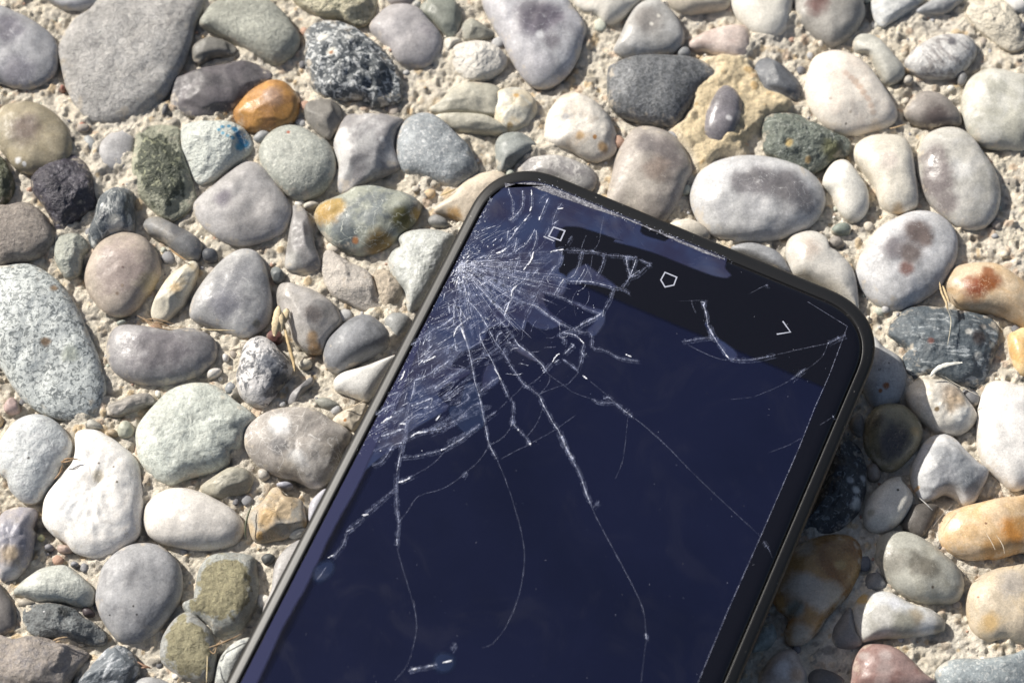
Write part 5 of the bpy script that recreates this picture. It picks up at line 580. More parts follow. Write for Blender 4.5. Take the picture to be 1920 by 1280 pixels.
    dk=m.rng(m.noise(m.vmath('ADD',v,(37.,11.,5.)).outputs[0],3.0,4,.78),.665,.72); col=m.mix(m.math('MULTIPLY',dk,.6),col,tuple(x*.35 for x in base))
    # mortar dust clinging to the foot of the stone
    du=m.rng(m.math('ADD',rim,m.math('MULTIPLY',m.noise(v,1.6,4,.7),.35)),1.13,1.33,0.,.55); col=m.mix(du,col,(.56,.49,.39))
    m.l.new(col,m.b.inputs['Base Color'])
    m.l.new(m.rng(m.noise(v,1.5,3),.3,.7,max(.2,g-.12),min(1,g+.12)),m.b.inputs['Roughness'])
    m.b.inputs['Specular IOR Level'].default_value=.5 if g<.5 else .38
    st={'smooth':.13,'granite':.35,'banded':.4,'rough':.9,'pitted':.8}[k]
    h1=m.noise(v,3.2,4,.65); nb=m.bump(h1,st,.00022)
    h2=m.noise(v,.9,4,.6); nb=m.bump(h2,st*.9,.0009,nb)
    if k=='pitted':
        pit=m.rng(m.noise(v,1.7,6,.78),.36,.62); nb=m.bump(pit,.55,.0005,nb)
    m.l.new(nb,m.b.inputs['Normal'])
    return m.m
# ---------------- ground ----------------
XA,XB,YA,YB=-122.,122.,-82.,92.; ST=.28
nx=int((XB-XA)/ST)+1; ny=int((YB-YA)/ST)+1
gx=np.linspace(XA,XB,nx); gy=np.linspace(YA,YB,ny); GX,GY=np.meshgrid(gx,gy)
rs=np.random.RandomState(3)
def vnoise(freq,seed):
    r=np.random.RandomState(seed); n=int(max(XB-XA,YB-YA)*freq)+4
    g=r.rand(n,n); X=(GX-XA)*freq; Y=(GY-YA)*freq; i=X.astype(int); j=Y.astype(int); u=X-i; v=Y-j
    u=u*u*(3-2*u); v=v*v*(3-2*v)
    return g[j,i]*(1-u)*(1-v)+g[j,i+1]*u*(1-v)+g[j+1,i]*(1-u)*v+g[j+1,i+1]*u*v
def poly_mask(poly):
    m=np.zeros(GX.shape,bool); n=len(poly)
    x0=min(p[0] for p in poly);x1=max(p[0] for p in poly);y0=min(p[1] for p in poly);y1=max(p[1] for p in poly)
    ia=max(0,int((x0-XA)/ST)-1);ib=min(nx,int((x1-XA)/ST)+2);ja=max(0,int((y0-YA)/ST)-1);jb=min(ny,int((y1-YA)/ST)+2)
    if ia>=ib or ja>=jb: return m
    X=GX[ja:jb,ia:ib];Y=GY[ja:jb,ia:ib]; s=np.zeros(X.shape,bool)
    for a in range(n):
        xa,ya=poly[a]; xb,yb=poly[(a+1)%n]
        if ya==yb: continue
        c=((ya>Y)!=(yb>Y))&(X<(xb-xa)*(Y-ya)/(yb-ya)+xa); s^=c
    m[ja:jb,ia:ib]=s; return m
def blur(a,r,it=2):
    for _ in range(it):
        for ax in (0,1):
            p=np.pad(a,[(r,r) if q==ax else (0,0) for q in (0,1)],mode='edge'); c=np.cumsum(p,axis=ax)
            c=np.concatenate([np.zeros_like(np.take(c,[0],ax)),c],ax)
            n=a.shape[ax]; hi=np.take(c,range(2*r+1,2*r+1+n),ax); lo=np.take(c,range(0,n),ax); a=(hi-lo)/(2*r+1)
    return a
polys=[]
for l,w_,c_,o_ in PEBBLES: polys.append([(w_[i],w_[i+1]) for i in range(0,len(w_),2)])
PM=np.zeros(GX.shape,bool)
for pl in polys: PM|=poly_mask(pl)
near=blur(PM.astype(float),4)
low=vnoise(.09,1)*.6+vnoise(.2,2)*.4
H=-.4+1.9*(low-.45)
hug=vnoise(.16,9)
edge=np.clip(near*1.6,0,1)
H-=edge*(1.3*np.clip(hug-.5,0,1)*2.2)
H+=edge*(2.6*np.clip(.5-hug,0,1)*(.5+vnoise(.6,33)))
H+=.7*(vnoise(.45,4)-.5)+.55*(vnoise(.95,5)-.5)+.42*(vnoise(1.7,6)-.5)+.22*(vnoise(2.6,7)-.5)
pitn=vnoise(.8,15); H-=.9*np.clip(pitn-.74,0,1)*4*.8; pit2=vnoise(1.9,16); H-=1.6*np.clip(pit2-.8,0,1)
MT=blur(poly_mask(MORTAR).astype(float),2)
H+=MT*(2.0+.9*(vnoise(.3,21)-.4)+.5*(vnoise(.8,22)-.5)-H*.6)
tint=np.zeros(GX.shape+(3,))+np.array([1.,1.,1.])
cols=[(.8,.79,.77),(.6,.6,.61),(1.15,1.13,1.1),(.92,.8,.64),(.75,.7,.66),(1.06,1.,.92),(1.1,1.08,1.05),(.55,.55,.57),(.96,.84,.77)]
for _ in range(42000):
    r=.16+rs.rand()**5*.85; x=rs.uniform(XA+2,XB-2); y=rs.uniform(YA+2,YB-2)
    ic=int((x-XA)/ST); jc=int((y-YA)/ST)
    if PM[jc,ic]: continue
    if MT[jc,ic]>.5 and rs.rand()<.8: continue
    q=int(r/ST)+1; s=np.s_[max(0,jc-q):jc+q+1,max(0,ic-q):ic+q+1]
    e=rs.uniform(.7,1.3); d2=((GX[s]-x)*e)**2+((GY[s]-y)/e)**2
    k=np.clip(1-d2/(r*r),0,1); H[s]+=np.sqrt(k)*r*rs.uniform(.18,.45)
    if r>.3:
        c=cols[rs.randint(len(cols))]; mk=(k>.05)[...,None]; tint[s]=np.where(mk,np.array(c),tint[s])
H+=rs.normal(0,.03,H.shape)
H=np.where(near>.995,-3.0,H)
# coarse skirt beyond the detailed area
vs=np.stack([GX.ravel(),GY.ravel(),H.ravel()],1)*MM
me=bpy.data.meshes.new('concrete_ground')
idx=np.arange(nx*ny).reshape(ny,nx)
q=np.stack([idx[:-1,:-1],idx[:-1,1:],idx[1:,1:],idx[1:,:-1]],-1).reshape(-1,4)
me.vertices.add(len(vs)); me.vertices.foreach_set('co',vs.ravel())
me.loops.add(q.size); me.loops.foreach_set('vertex_index',q.ravel().astype(np.int32))
me.polygons.add(len(q)); me.polygons.foreach_set('loop_start',np.arange(0,q.size,4,dtype=np.int32)); me.polygons.foreach_set('loop_total',np.full(len(q),4,np.int32))
me.update(calc_edges=True); me.polygons.foreach_set('use_smooth',np.ones(len(q),bool))
ca=me.color_attributes.new('tint','FLOAT_COLOR','POINT')
mt3=MT[...,None]; tt=np.concatenate([tint*.62,np.ones(GX.shape+(1,))],-1); tt[...,3]=MT
ca.data.foreach_set('color',tt.ravel().astype(np.float32))
g=NT('sandy_concrete'); v=g.mmcoord()
n1=g.noise(v,.12,5,.6); n2=g.noise(v,1.3,6,.7); n3=g.noise(v,5.5,3,.7)
col=g.mix(g.rng(n1,.35,.65),(.85,.77,.625),(.81,.75,.645))
at=g.new('ShaderNodeAttribute'); at.attribute_name='tint'
col=g.mix(at.outputs['Alpha'],col,(.82,.68,.45))
sat=g.new('ShaderNodeVectorMath',operation='SCALE'); g.l.new(at.outputs['Color'],sat.inputs[0]); sat.inputs['Scale'].default_value=1/.62
col=g.mix(1.,col,sat.outputs[0],'MULTIPLY')
col=g.mix(1.,col,g.rng(n2,.28,.72,.7,1.2,False),'MULTIPLY'); col=g.mix(1.,col,g.rng(n3,.25,.75,.8,1.16,False),'MULTIPLY')
g.l.new(col,g.b.inputs['Base Color']); g.b.inputs['Roughness'].default_value=.9; g.b.inputs['Specular IOR Level'].default_value=.25
nb=g.bump(n3,.8,.0004); nb=g.bump(n2,.8,.0008,nb); g.l.new(nb,g.b.inputs['Normal'])
me.materials.append(g.m)
ground=bpy.data.objects.new('concrete_ground',me); C.objects.link(ground); ground['kind']='structure'
ground['label']='pale sandy exposed aggregate concrete between the pebbles'
# ---------------- pebbles ----------------
def resample(pl,n):
    m=len(pl); pts=[]
    for i in range(m):
        p0,p1,p2,p3=[np.array(pl[(i+j-1)%m]) for j in range(4)]
        for t in np.linspace(0,1,8,endpoint=False):
            pts.append(.5*((2*p1)+(-p0+p2)*t+(2*p0-5*p1+4*p2-p3)*t*t+(-p0+3*p1-3*p2+p3)*t**3))
    pts=np.array(pts); d=np.linalg.norm(np.roll(pts,-1,0)-pts,axis=1); s=np.concatenate([[0],np.cumsum(d)])
    out=[]
    for q in np.linspace(0,s[-1],n,endpoint=False):
        j=min(len(pts)-1,max(0,int(np.searchsorted(s,q,side='right')-1))); f=(q-s[j])/max(d[j],1e-9)
        out.append(pts[j]*(1-f)+pts[(j+1)%len(pts)]*f)
    return np.array(out)
def area(pl):
    return .5*sum(pl[i][0]*pl[(i+1)%len(pl)][1]-pl[(i+1)%len(pl)][0]*pl[i][1] for i in range(len(pl)))
def make_pebble(i,l,pl,base,o):
    rnd=random.Random(i*17+3)
    ar=abs(area(pl)); size=math.sqrt(ar)
    if area(pl)<0: pl=pl[::-1]
    nseg=28 if size<3 else (56 if size<9 else 96); nr=8 if size<3 else (15 if size<9 else 26)
    ring=resample(pl,nseg); cx,cy=ring.mean(0); ring=ring-np.array([cx,cy])
    z_=ring[:,0]+1j*ring[:,1]; F_=np.fft.fft(z_); kk=np.fft.fftfreq(nseg,1/nseg); F_[np.abs(kk)>2]=0; sm_=np.fft.ifft(F_); soft=np.stack([sm_.real,sm_.imag],1)
    # keep the softened inner outline inside the real one
    soft*=min(1.,float(np.percentile(np.hypot(*ring.T)/np.maximum(np.hypot(*soft.T),1e-3),15)))
    h=min(o.get('h',3.)*.8,.38*size+.35); p=o.get('p',2.8 if size>5 else 2.2)
    z0=o.get('base',0.2); n=o.get('n',0.); nf=o.get('f',0)
    tx,ty=o.get('tilt',(rnd.uniform(-.07,.07),rnd.uniform(-.07,.07)))
    planes=[]
    for _ in range(nf*2):
        a=rnd.uniform(0,2*math.pi); e=rnd.uniform(.35,1.25)
        nrm=Vector((math.cos(a)*math.cos(e),math.sin(a)*math.cos(e),math.sin(e)))
        # support distance of the dome in that direction
        sup=max(ring[j][0]*nrm.x*s_+ring[j][1]*nrm.y*s_+h*math.sqrt(max(0,1-s_**p))*nrm.z for j in range(0,nseg,2) for s_ in (0,.3,.55,.75,.9,1))
        planes.append((nrm,sup*(rnd.uniform(.74,.93) if nf>=4 else rnd.uniform(.85,.95))))
    vs=[];rim=[];so=Vector((rnd.uniform(-99,99),rnd.uniform(-99,99),0))
    und=.034*size
    def point(x,y,t):
        z=h*math.sqrt(max(0.,1-t**p)) if t<=1 else 0
        z+=(x*tx+y*ty)*(1-t*t)
        P=Vector((x,y,z))
        wgt=(1-t**6)
        if planes:
            for nrm,d in planes:
                e=nrm.dot(P)-d
                if e>0: P-=nrm*e*.88*(1-t**10)
        u=noise.fractal(P*.16+so,1.,2.,3); P.z+=u*und*wgt*.9
        if n>0:
            q=P*.42+so
            r=noise.fractal(q,.9,2.1,5); r2=1-2*abs(noise.noise(P*.75+so)); r3=noise.noise(P*1.9+so)
            dd=n*(r*1.1+r2*.45+r3*.35)
            P.z+=dd*wgt; P.x+=n*.5*noise.noise(q+Vector((9,9,9)))*(1 if t>.6 else t); P.y+=n*.5*noise.noise(q-Vector((9,9,9)))*(1 if t>.6 else t)
        for (dx,dy,dr,dp) in o.get('dent',()):
            ds=math.hypot(P.x+cx-dx,P.y+cy-dy)
            if ds<dr*2: P.z-=dp*math.exp(-(ds/dr)**2*1.6)
        return P
    P=point(0,0,0); vs.append(P); rim.append(0)
    ts=[math.sin((k+1)/nr*math.pi/2)**.92 for k in range(nr)]; ts[-1]=1.
    for t in ts:
        w_=t**1.6
        for (x,y),(sx,sy) in zip(ring,soft):
            vs.append(point((x*w_+sx*(1-w_))*t,(y*w_+sy*(1-w_))*t,t)); rim.append(t)
    for s_,dz in ((.985,-.9),(.93,-2.),(.78,-3.),(.45,-3.8)):
        for x,y in ring: vs.append(Vector((x*s_,y*s_,dz))); rim.append(1.)
    fs=[(0,1+j,1+(j+1)%nseg) for j in range(nseg)]
    for k in range(nr+3):
        a=1+k*nseg;b=a+nseg
        for j in range(nseg): fs.append((a+j,b+j,b+(j+1)%nseg,a+(j+1)%nseg))
    a=1+(nr+3)*nseg; fs.append(tuple(a+j for j in reversed(range(nseg))))
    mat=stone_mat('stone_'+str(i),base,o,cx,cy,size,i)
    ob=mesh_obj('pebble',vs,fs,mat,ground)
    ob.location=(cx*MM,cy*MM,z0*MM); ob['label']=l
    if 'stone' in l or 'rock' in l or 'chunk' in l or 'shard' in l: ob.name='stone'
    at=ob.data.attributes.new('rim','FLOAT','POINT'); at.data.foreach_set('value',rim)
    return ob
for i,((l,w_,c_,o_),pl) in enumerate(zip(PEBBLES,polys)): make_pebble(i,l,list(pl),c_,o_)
# ---------------- loose grit ----------------
def grit():
    t=(1+5**.5)/2
    iv=[(-1,t,0),(1,t,0),(-1,-t,0),(1,-t,0),(0,-1,t),(0,1,t),(0,-1,-t),(0,1,-t),(t,0,-1),(t,0,1),(-t,0,-1),(-t,0,1)]
    IF=[(0,11,5),(0,5,1),(0,1,7),(0,7,10),(0,10,11),(1,5,9),(5,11,4),(11,10,2),(10,7,6),(7,1,8),(3,9,4),(3,4,2),(3,2,6),(3,6,8),(3,8,9),(4,9,5),(2,4,11),(6,2,10),(8,6,7),(9,8,1)]
    # one subdivision
    V=[Vector(a).normalized() for a in iv]; F=[]; cache={}
    def mid(a,b):
        k_=(min(a,b),max(a,b))
        if k_ not in cache: V.append(((V[a]+V[b])/2).normalized()); cache[k_]=len(V)-1
        return cache[k_]
    for a,b,c in IF:
        x,y,z=mid(a,b),mid(b,c),mid(c,a); F+= [(a,x,z),(b,y,x),(c,z,y),(x,y,z)]
    cl=[(.55,.5,.42),(.4,.4,.4),(.7,.67,.6),(.5,.38,.24),(.25,.25,.26),(.34,.3,.26),(.62,.56,.45),(.42,.27,.2),(.45,.47,.4),(.15,.15,.16)]
    vs=[];fs=[];mi=[];rr=random.Random(5); cnt=0
    while cnt<1900:
        x=rr.uniform(XA+4,XB-4); y=rr.uniform(YA+4,YB-4); ic=int((x-XA)/ST); jc=int((y-YA)/ST)
        if PM[jc,ic]: continue
        r=.22+rr.random()**5*1.0
        if MT[jc,ic]>.4 and rr.random()<.9: continue
        z=H[jc,ic]; R=Matrix.Rotation(rr.uniform(0,6.3),3,'Z'); s=Vector((r*rr.uniform(.8,1.4),r,r*rr.uniform(.5,.9)))
        so=Vector((rr.uniform(-99,99),rr.uniform(-99,99),0)); b=len(vs); m=min(len(cl)-1,int(rr.random()**1.3*len(cl)))
        for v in V:
            k_=1+.32*noise.noise(v*1.2+so); q_=R@Vector((v.x*s.x*k_,v.y*s.y*k_,v.z*s.z*k_)); vs.append((x+q_.x,y+q_.y,z+q_.z+r*.12))
        fs+= [(a+b,c+b,d+b) for a,c,d in F]; mi+=[m]*len(F); cnt+=1
    o=mesh_obj('loose_grit',vs,fs,None,ground)
    for j,c in enumerate(cl):
        m=NT('grit_'+str(j)); v=m.mmcoord(); col=m.mix(1.,c,m.rng(m.noise(v,1.8,5,.7),.25,.75,.75,1.22,False),'MULTIPLY'); m.l.new(col,m.b.inputs['Base Color']); m.b.inputs['Roughness'].default_value=.75
        m.l.new(m.bump(m.noise(v,4,3),.5,.0002),m.b.inputs['Normal'])
        o.data.materials.append(m.m)
    o.data.polygons.foreach_set('material_index',mi); o['kind']='stuff'; o['label']='fine mixed grit and sand grains lying on the mortar'
grit()
# ---------------- phone ----------------
OX,OY,PW=PHO; PL=146.; ZG=12.0
phone=bpy.data.objects.new('smartphone',None); C.objects.link(phone)
phone.location=(OX*MM,OY*MM,2.2*MM); phone.rotation_euler=(0,0,math.radians(-24.717))
phone['label']='black smartphone with a shattered glass front lying on the pebbles'; phone['category']='smartphone'
def rrect(ins,r,n=20,x0=0,x1=None,y0=None,y1=0):
    x1=PW if x1 is None else x1; y0=-PL if y0 is None else y0
    x0+=ins;x1-=ins;y0+=ins;y1-=ins; r=max(r-ins,.3); pts=[]
    for cx,cy,a0 in ((x1-r,y1-r,0),(x0+r,y1-r,90),(x0+r,y0+r,180),(x1-r,y0+r,270)):
        for k in range(n+1):
            a=math.radians(a0+90*k/n); 
            # slightly squared corner curve
            e=2.25; c_,s_=math.cos(a),math.sin(a)
            pts.append((cx+r*math.copysign(abs(c_)**(2/e),c_),cy+r*math.copysign(abs(s_)**(2/e),s_)))
    return pts
def loft(name,prof,mat,parent,r=11.5,cap_top=True,cap_bot=True,n=20):
    vs=[];fs=[];m=None
    for pr in prof:
        ins,z=pr[0],pr[1]; ring=rrect(ins,r,n,y1=-(pr[2] if len(pr)>2 else 0)); m=len(ring); vs+=[(x,y,z) for x,y in ring]
    for k in range(len(prof)-1):
        for j in range(m):
            a=k*m+j;b=k*m+(j+1)%m; fs.append((a,b,b+m,a+m))
    if cap_bot: fs.append(tuple(reversed(range(m))))
    if cap_top: fs.append(tuple(range((len(prof)-1)*m,len(prof)*m)))
    return mesh_obj(name,vs,fs,mat,parent)
def arc(c,r,a0,a1,n=6): return [(c[0]-r*math.cos(math.radians(a0+(a1-a0)*k/n)),c[1]+r*math.sin(math.radians(a0+(a1-a0)*k/n))) for k in range(n+1)]
fm=NT('frame_plastic'); v=fm.mmcoord(); fc=fm.mix(fm.rng(fm.noise(v,8,3,.7),.3,.75,.0,.35),(.010,.0103,.011),(.020,.020,.021))
dsp=fm.rng(fm.noise(v,2.7,2,.5),.74,.77); fc=fm.mix(fm.math('MULTIPLY',dsp,.7),fc,(.4,.38,.35))
fm.l.new(fc,fm.b.inputs['Base Color']); fm.b.inputs['Roughness'].default_value=.42; fm.b.inputs['Specular IOR Level'].default_value=.35; fm.l.new(fm.bump(fm.noise(v,9,2),.12,.0001),fm.b.inputs['Normal'])
prof=[(3.,3.4),(1.6,3.6),(.7,4.4),(.15,6.2),(0,8.2),(0,9.4)]+arc((1.25,10.0),1.25,8,78,7)+[(1.55,11.42,.3),(1.9,11.5,.6),(2.03,11.42,.62),(2.06,10.6,.62),(2.6,10.5,.62)]
frame=loft('frame',prof,fm.m,phone)
fm2=NT('cover_glass'); v=fm2.mmcoord()
fm2.b.inputs['Base Color'].default_value=(.0045,.0045,.0075,1); fm2.b.inputs['Specular IOR Level'].default_value=.5
fm2.l.new(fm2.rng(fm2.noise(v,.35,5,.6),.35,.7,.035,.11),fm2.b.inputs['Roughness'])
gprof=[(2.22,10.4,.62),(2.22,11.25,.62),(2.28,11.5,.62),(2.45,11.72,.62),(2.75,11.87,.62),(3.3,11.96,.62),(4.1,12.0,.62)]
glass=loft('glass',gprof,fm2.m,phone,cap_bot=False)
def fill(name,pts,z,mat,parent,smooth_it=True,th=0):
    if smooth_it:
        pts=[tuple(p) for p in resample(list(pts),max(24,len(pts)*5))]
    return mesh_obj(name,[(x,y,z) for x,y in pts],[tuple(range(len(pts)))] if area(pts)>0 else [tuple(reversed(range(len(pts))))],mat,parent,smooth=False)
def softmat(src):
    m=src.copy(); m.name=src.name+'_soft'; t=m.node_tree; b=t.nodes['Principled BSDF']; o=t.nodes['Material Output']
    tr=t.nodes.new('ShaderNodeBsdfTransparent'); mx=t.nodes.new('ShaderNodeMixShader'); at=t.nodes.new('ShaderNodeAttribute'); at.attribute_name='edge'
    t.links.new(at.outputs['Fac'],mx.inputs[0]); t.links.new(tr.outputs[0],mx.inputs[1]); t.links.new(b.outputs[0],mx.inputs[2]); t.links.new(mx.outputs[0],o.inputs[0]); return m
def fill_soft(name,pts,z,mat,parent,wd=.5,keep=None):
    # sheet whose thin edge fades out over wd millimetres
    pts=[tuple(p) for p in resample(list(pts),max(40,len(pts)*5))] if len(pts)<100 else list(pts)
    if area(pts)<0: pts=pts[::-1]
    from mathutils.geometry import delaunay_2d_cdt
    n=len(pts); V2,_e,F2,_a,_b,_c=delaunay_2d_cdt([Vector(p) for p in pts],[],[list(range(n))],1,1e-5)
    vs=[(v.x,v.y,z) for v in V2]; at=[1.]*len(vs); fs=[tuple(f) for f in F2]; b0=len(vs)
    for i in range(n):
        a=Vector(pts[i-2]);b=Vector(pts[(i+2)%n]); d=(b-a); d=d.normalized() if d.length>1e-6 else Vector((1,0)); nn=Vector((d.y,-d.x))
        q=Vector(pts[i]); w2=wd if not(keep and keep(pts[i])) else 0.01; dz=.002+.003*((i*7)%5)/5
        vs.append((q.x,q.y,z-dz)); at.append(1.); vs.append((q.x+nn.x*w2,q.y+nn.y*w2,z-dz)); at.append(0.)
    fs+=[(b0+2*i,b0+2*i+1,b0+(2*i+3)%(2*n),b0+(2*i+2)%(2*n)) for i in range(n)]
    o=mesh_obj(name,vs,fs,softmat(mat),parent,smooth=False)
    a_=o.data.attributes.new('edge','FLOAT','POINT'); a_.data.foreach_set('value',at); return o
def resample_open(pl,n):
    d=[0]
    for i in range(1,len(pl)): d.append(d[-1]+math.dist(pl[i],pl[i-1]))
    out=[]
    rj=random.Random(4)
    for k in range(n):
        s_=d[-1]*k/(n-1); i=max(1,next((j for j in range(1,len(d)) if d[j]>=s_-1e-9),len(d)-1)); t=(s_-d[i-1])/max(1e-9,d[i]-d[i-1])
        out.append((pl[i-1][0]*(1-t)+pl[i][0]*t+rj.uniform(-.04,.04),pl[i-1][1]*(1-t)+pl[i][1]*t+rj.uniform(-.07,.07)))
    return out
def dispmat(name,c1,c2,r=.06,sc_=.05,spec=.5,grain=0):
    m=NT(name); v=m.mmcoord(); col=m.mix(m.rng(m.noise(v,sc_,4,.55),.35,.68),c1,c2)
    if grain:
        f=m.rng(m.noise(v,grain,5,.75),.55,.72); col=m.mix(f,col,tuple(min(1,x*3+.1) for x in c2))
    m.l.new(col,m.b.inputs['Base Color']); sm=m.noise(v,.07,6,.62,1.5); m.l.new(m.rng(sm,.4,.66,r*.6,r*4.5),m.b.inputs['Roughness']); m.b.inputs['Specular IOR Level'].default_value=spec
    return m.m
dx0=5.6; dx1=PW-6.9; dtop=-19.
DSP=SHP_D
md=dispmat('display_panel',(.0034,.0048,.0175),(.0055,.0072,.025),.06,.03)
(x0_,y0_),(x1_,_a),(_b,y1_)=DSP[0],DSP[1],DSP[2]
vs=[(x0_+.7,y0_,12.02),(x1_-.03,y0_,12.02),(x1_-.03,y1_-.4,12.02),(x0_+.7,y1_-.4,12.02),(x0_-.7,y0_-.4,12.02),(x1_,y0_-.4,12.02),(x1_,y1_+.35,12.02),(x0_-.7,y1_+.35,12.02)]
do=mesh_obj('display',vs,[(0,1,2,3),(0,4,5,1),(1,5,6,2),(2,6,7,3),(3,7,4,0)],softmat(md),phone,smooth=False)
do.data.attributes.new('edge','FLOAT','POINT').data.foreach_set('value',[1.]*4+[0.]*4)
ma=dispmat('lifted_layer_reflection',(.021,.022,.052),(.027,.038,.088),.10,.16)  # lifted glass: sky reflection of its air gap painted in as blue-grey
GO=rrect(2.3,11.5,20,x0=.2,y1=-.62)
def snap(p,far=1.0):
    best=min(GO,key=lambda q:math.dist(p,q)); 
    # closest point on the dense outline
    bd=9e9;bp=None
    for i in range(len(GO)):
        a=Vector(GO[i]);b=Vector(GO[(i+1)%len(GO)]);ab=b-a; t=max(0,min(1,(Vector(p)-a).dot(ab)/max(ab.length_squared,1e-9))); c=a+ab*t; d=(Vector(p)-c).length
        if d<bd: bd=d;bp=c
    inside=sum(1 for i in range(len(GO)) if ((GO[i][1]>p[1])!=(GO[i-1][1]>p[1])) and p[0]<(GO[i-1][0]-GO[i][0])*(p[1]-GO[i][1])/(GO[i-1][1]-GO[i][1])+GO[i][0])%2
    return (bp.x,bp.y) if (not inside or bd<far) else tuple(p)
AIR=[tuple(p) for p in resample(list(SHP['air']),420)]
AIR=[snap(p,2.6 if (p[1]>-4 and p[0]<14) else 1.3) for p in AIR]
fill_soft('lifted_layer_reflection',AIR,12.035,ma,phone,.35,lambda p:p[0]<3.5 or p[1]>-1.6)
me_=plain('edge_reflection_paint',(.030,.033,.080),.22)  # lilac strip paints the sky reflection along the curved glass edge
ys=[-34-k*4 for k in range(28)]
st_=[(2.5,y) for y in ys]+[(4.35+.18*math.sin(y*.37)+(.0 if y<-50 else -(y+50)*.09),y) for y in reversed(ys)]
fill_soft('edge_reflection_strip',resample_open(st_+[st_[0]],260)[:-1],12.045,me_,phone,.5,lambda p:p[0]<2.7)
ma2=dispmat('lifted_reflection_blue',(.014,.022,.055),(.012,.019,.048),.10,.2)  # bluer variant of the painted air-gap reflection, for the small chips
for k in ('chip','blob','blob2','slip','slip2','slip3','slip4','slip5','slip6'):
    fill_soft('lifted_chip_reflection',SHP[k],12.05,ma2 if k in('chip','blob','blob2') else ma,phone,.75 if 'blob' in k else .4)
md2=NT('edge_dust'); v=md2.mmcoord()
dcol=md2.mix(md2.rng(md2.noise(v,2.2,6,.8),.42,.66),(.06,.06,.085),(.40,.40,.43)); md2.l.new(dcol,md2.b.inputs['Base Color']); md2.b.inputs['Roughness'].default_value=.6; md2.l.new(md2.bump(md2.noise(v,3,4,.7),.6,.0003),md2.b.inputs['Normal'])
# ribbons
def ribbon(pts,w,z,jag=0,seed=0,closed=False,sub=4,taper=False):
    rnd=random.Random(seed); P=[Vector((p[0],p[1])) for p in pts]; Q=[]
    n=len(P)
    if sub>1 and n>2:
        for i in range(n-1):
            p0=P[max(0,i-1)];p1=P[i];p2=P[i+1];p3=P[min(n-1,i+2)]
            for k in range(sub):
                t=k/sub; Q.append(.5*((2*p1)+(-p0+p2)*t+(2*p0-5*p1+4*p2-p3)*t*t+(-p0+3*p1-3*p2+p3)*t**3))
        Q.append(P[-1])
    elif sub>1: Q=[P[0].lerp(P[1],k/sub) for k in range(sub+1)]
    else: Q=P
    if closed: Q=Q+[Q[0]]
    vs=[];fs=[]; m=len(Q)
    for i,q_ in enumerate(Q):
        if closed:
            a=(Q[i]-Q[i-1 if i>0 else m-2]).normalized(); b=(Q[(i+1) if i<m-1 else 1]-Q[i]).normalized(); d=(a+b).normalized(); k=1/max(.5,d.dot(b))
        else:
            d=Q[min(m-1,i+1)]-Q[max(0,i-1)]; d=d.normalized() if d.length>1e-6 else Vector((1,0)); k=1
        nn=Vector((-d.y,d.x)); ww=w*.5*k
        if jag: ww*=rnd.uniform(1-jag,1+jag); q_=q_+nn*rnd.uniform(-.35,.35)*w*jag
        if taper and i in (0,m-1): ww*=.25
        tz=rnd.uniform(-.3,.3)*w if jag else 0
        vs+=[(q_.x+nn.x*ww,q_.y+nn.y*ww,z+max(0,tz)),(q_.x-nn.x*ww,q_.y-nn.y*ww,z+max(0,-tz))]
    for i in range(m-1): fs.append((2*i,2*i+1,2*i+3,2*i+2))
    return vs,fs
def crackmat(name,lo,hi,col):
    m=NT(name); v=m.mmcoord(); tr=m.new('ShaderNodeBsdfTransparent'); mx=m.new('ShaderNodeMixShader')
    f=m.rng(m.noise(v,1.3,5,.8),.34,.66,lo,hi); m.l.new(f,mx.inputs[0])
    m.b.inputs['Base Color'].default_value=(*col,1); m.b.inputs['Roughness'].default_value=.35
    m.l.new(tr.outputs[0],mx.inputs[1]); m.l.new(m.b.outputs[0],mx.inputs[2])
    m.l.new(m.bump(m.noise(v,4,2),1.,.0004),m.b.inputs['Normal'])
    m.l.new(mx.outputs[0],m.n['Material Output'].inputs[0]); return m.m
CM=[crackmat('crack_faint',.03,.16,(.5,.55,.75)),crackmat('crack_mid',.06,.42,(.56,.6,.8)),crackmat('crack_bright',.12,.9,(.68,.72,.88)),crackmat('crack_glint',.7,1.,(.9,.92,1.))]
CH=crackmat('fracture_face_and_ghost',.0,.13,(.4,.46,.7))
for i,(lv,w_,pts) in enumerate(CRACKS):
    short=sum(math.dist(pts[j],pts[j+1]) for j in range(len(pts)-1))<3 and w_>.25
    vs,fs=ribbon(pts,w_*(.68 if lv else .7),12.075+.002*(i%9),.45,i,sub=5,taper=True)
    if lv>0 and not short:
        v2,f2=ribbon(pts,w_*3.4+.12,12.06+.001*(i%9),.3,i+900,sub=5,taper=True); b=len(vs); nf0=len(fs); vs=vs+v2; fs=fs+[tuple(a+b for a in f) for f in f2]
        v2,f2=ribbon([(q[0]+.42,q[1]-.3) for q in pts],w_*1.1,12.055+.001*(i%4),.2,i+500,sub=5,taper=True); b=len(vs); vs=vs+v2; fs=fs+[tuple(a+b for a in f) for f in f2]  # offset ghost copy paints the crack's reflection in the layer below
    else: nf0=len(fs)
    co=mesh_obj('crack',vs,fs,CM[3] if (short and lv==2) else CM[lv],glass,smooth=False)
    if nf0<len(fs):
        co.data.materials.append(CH); co.data.polygons.foreach_set('material_index',[0]*nf0+[1]*(len(fs)-nf0))
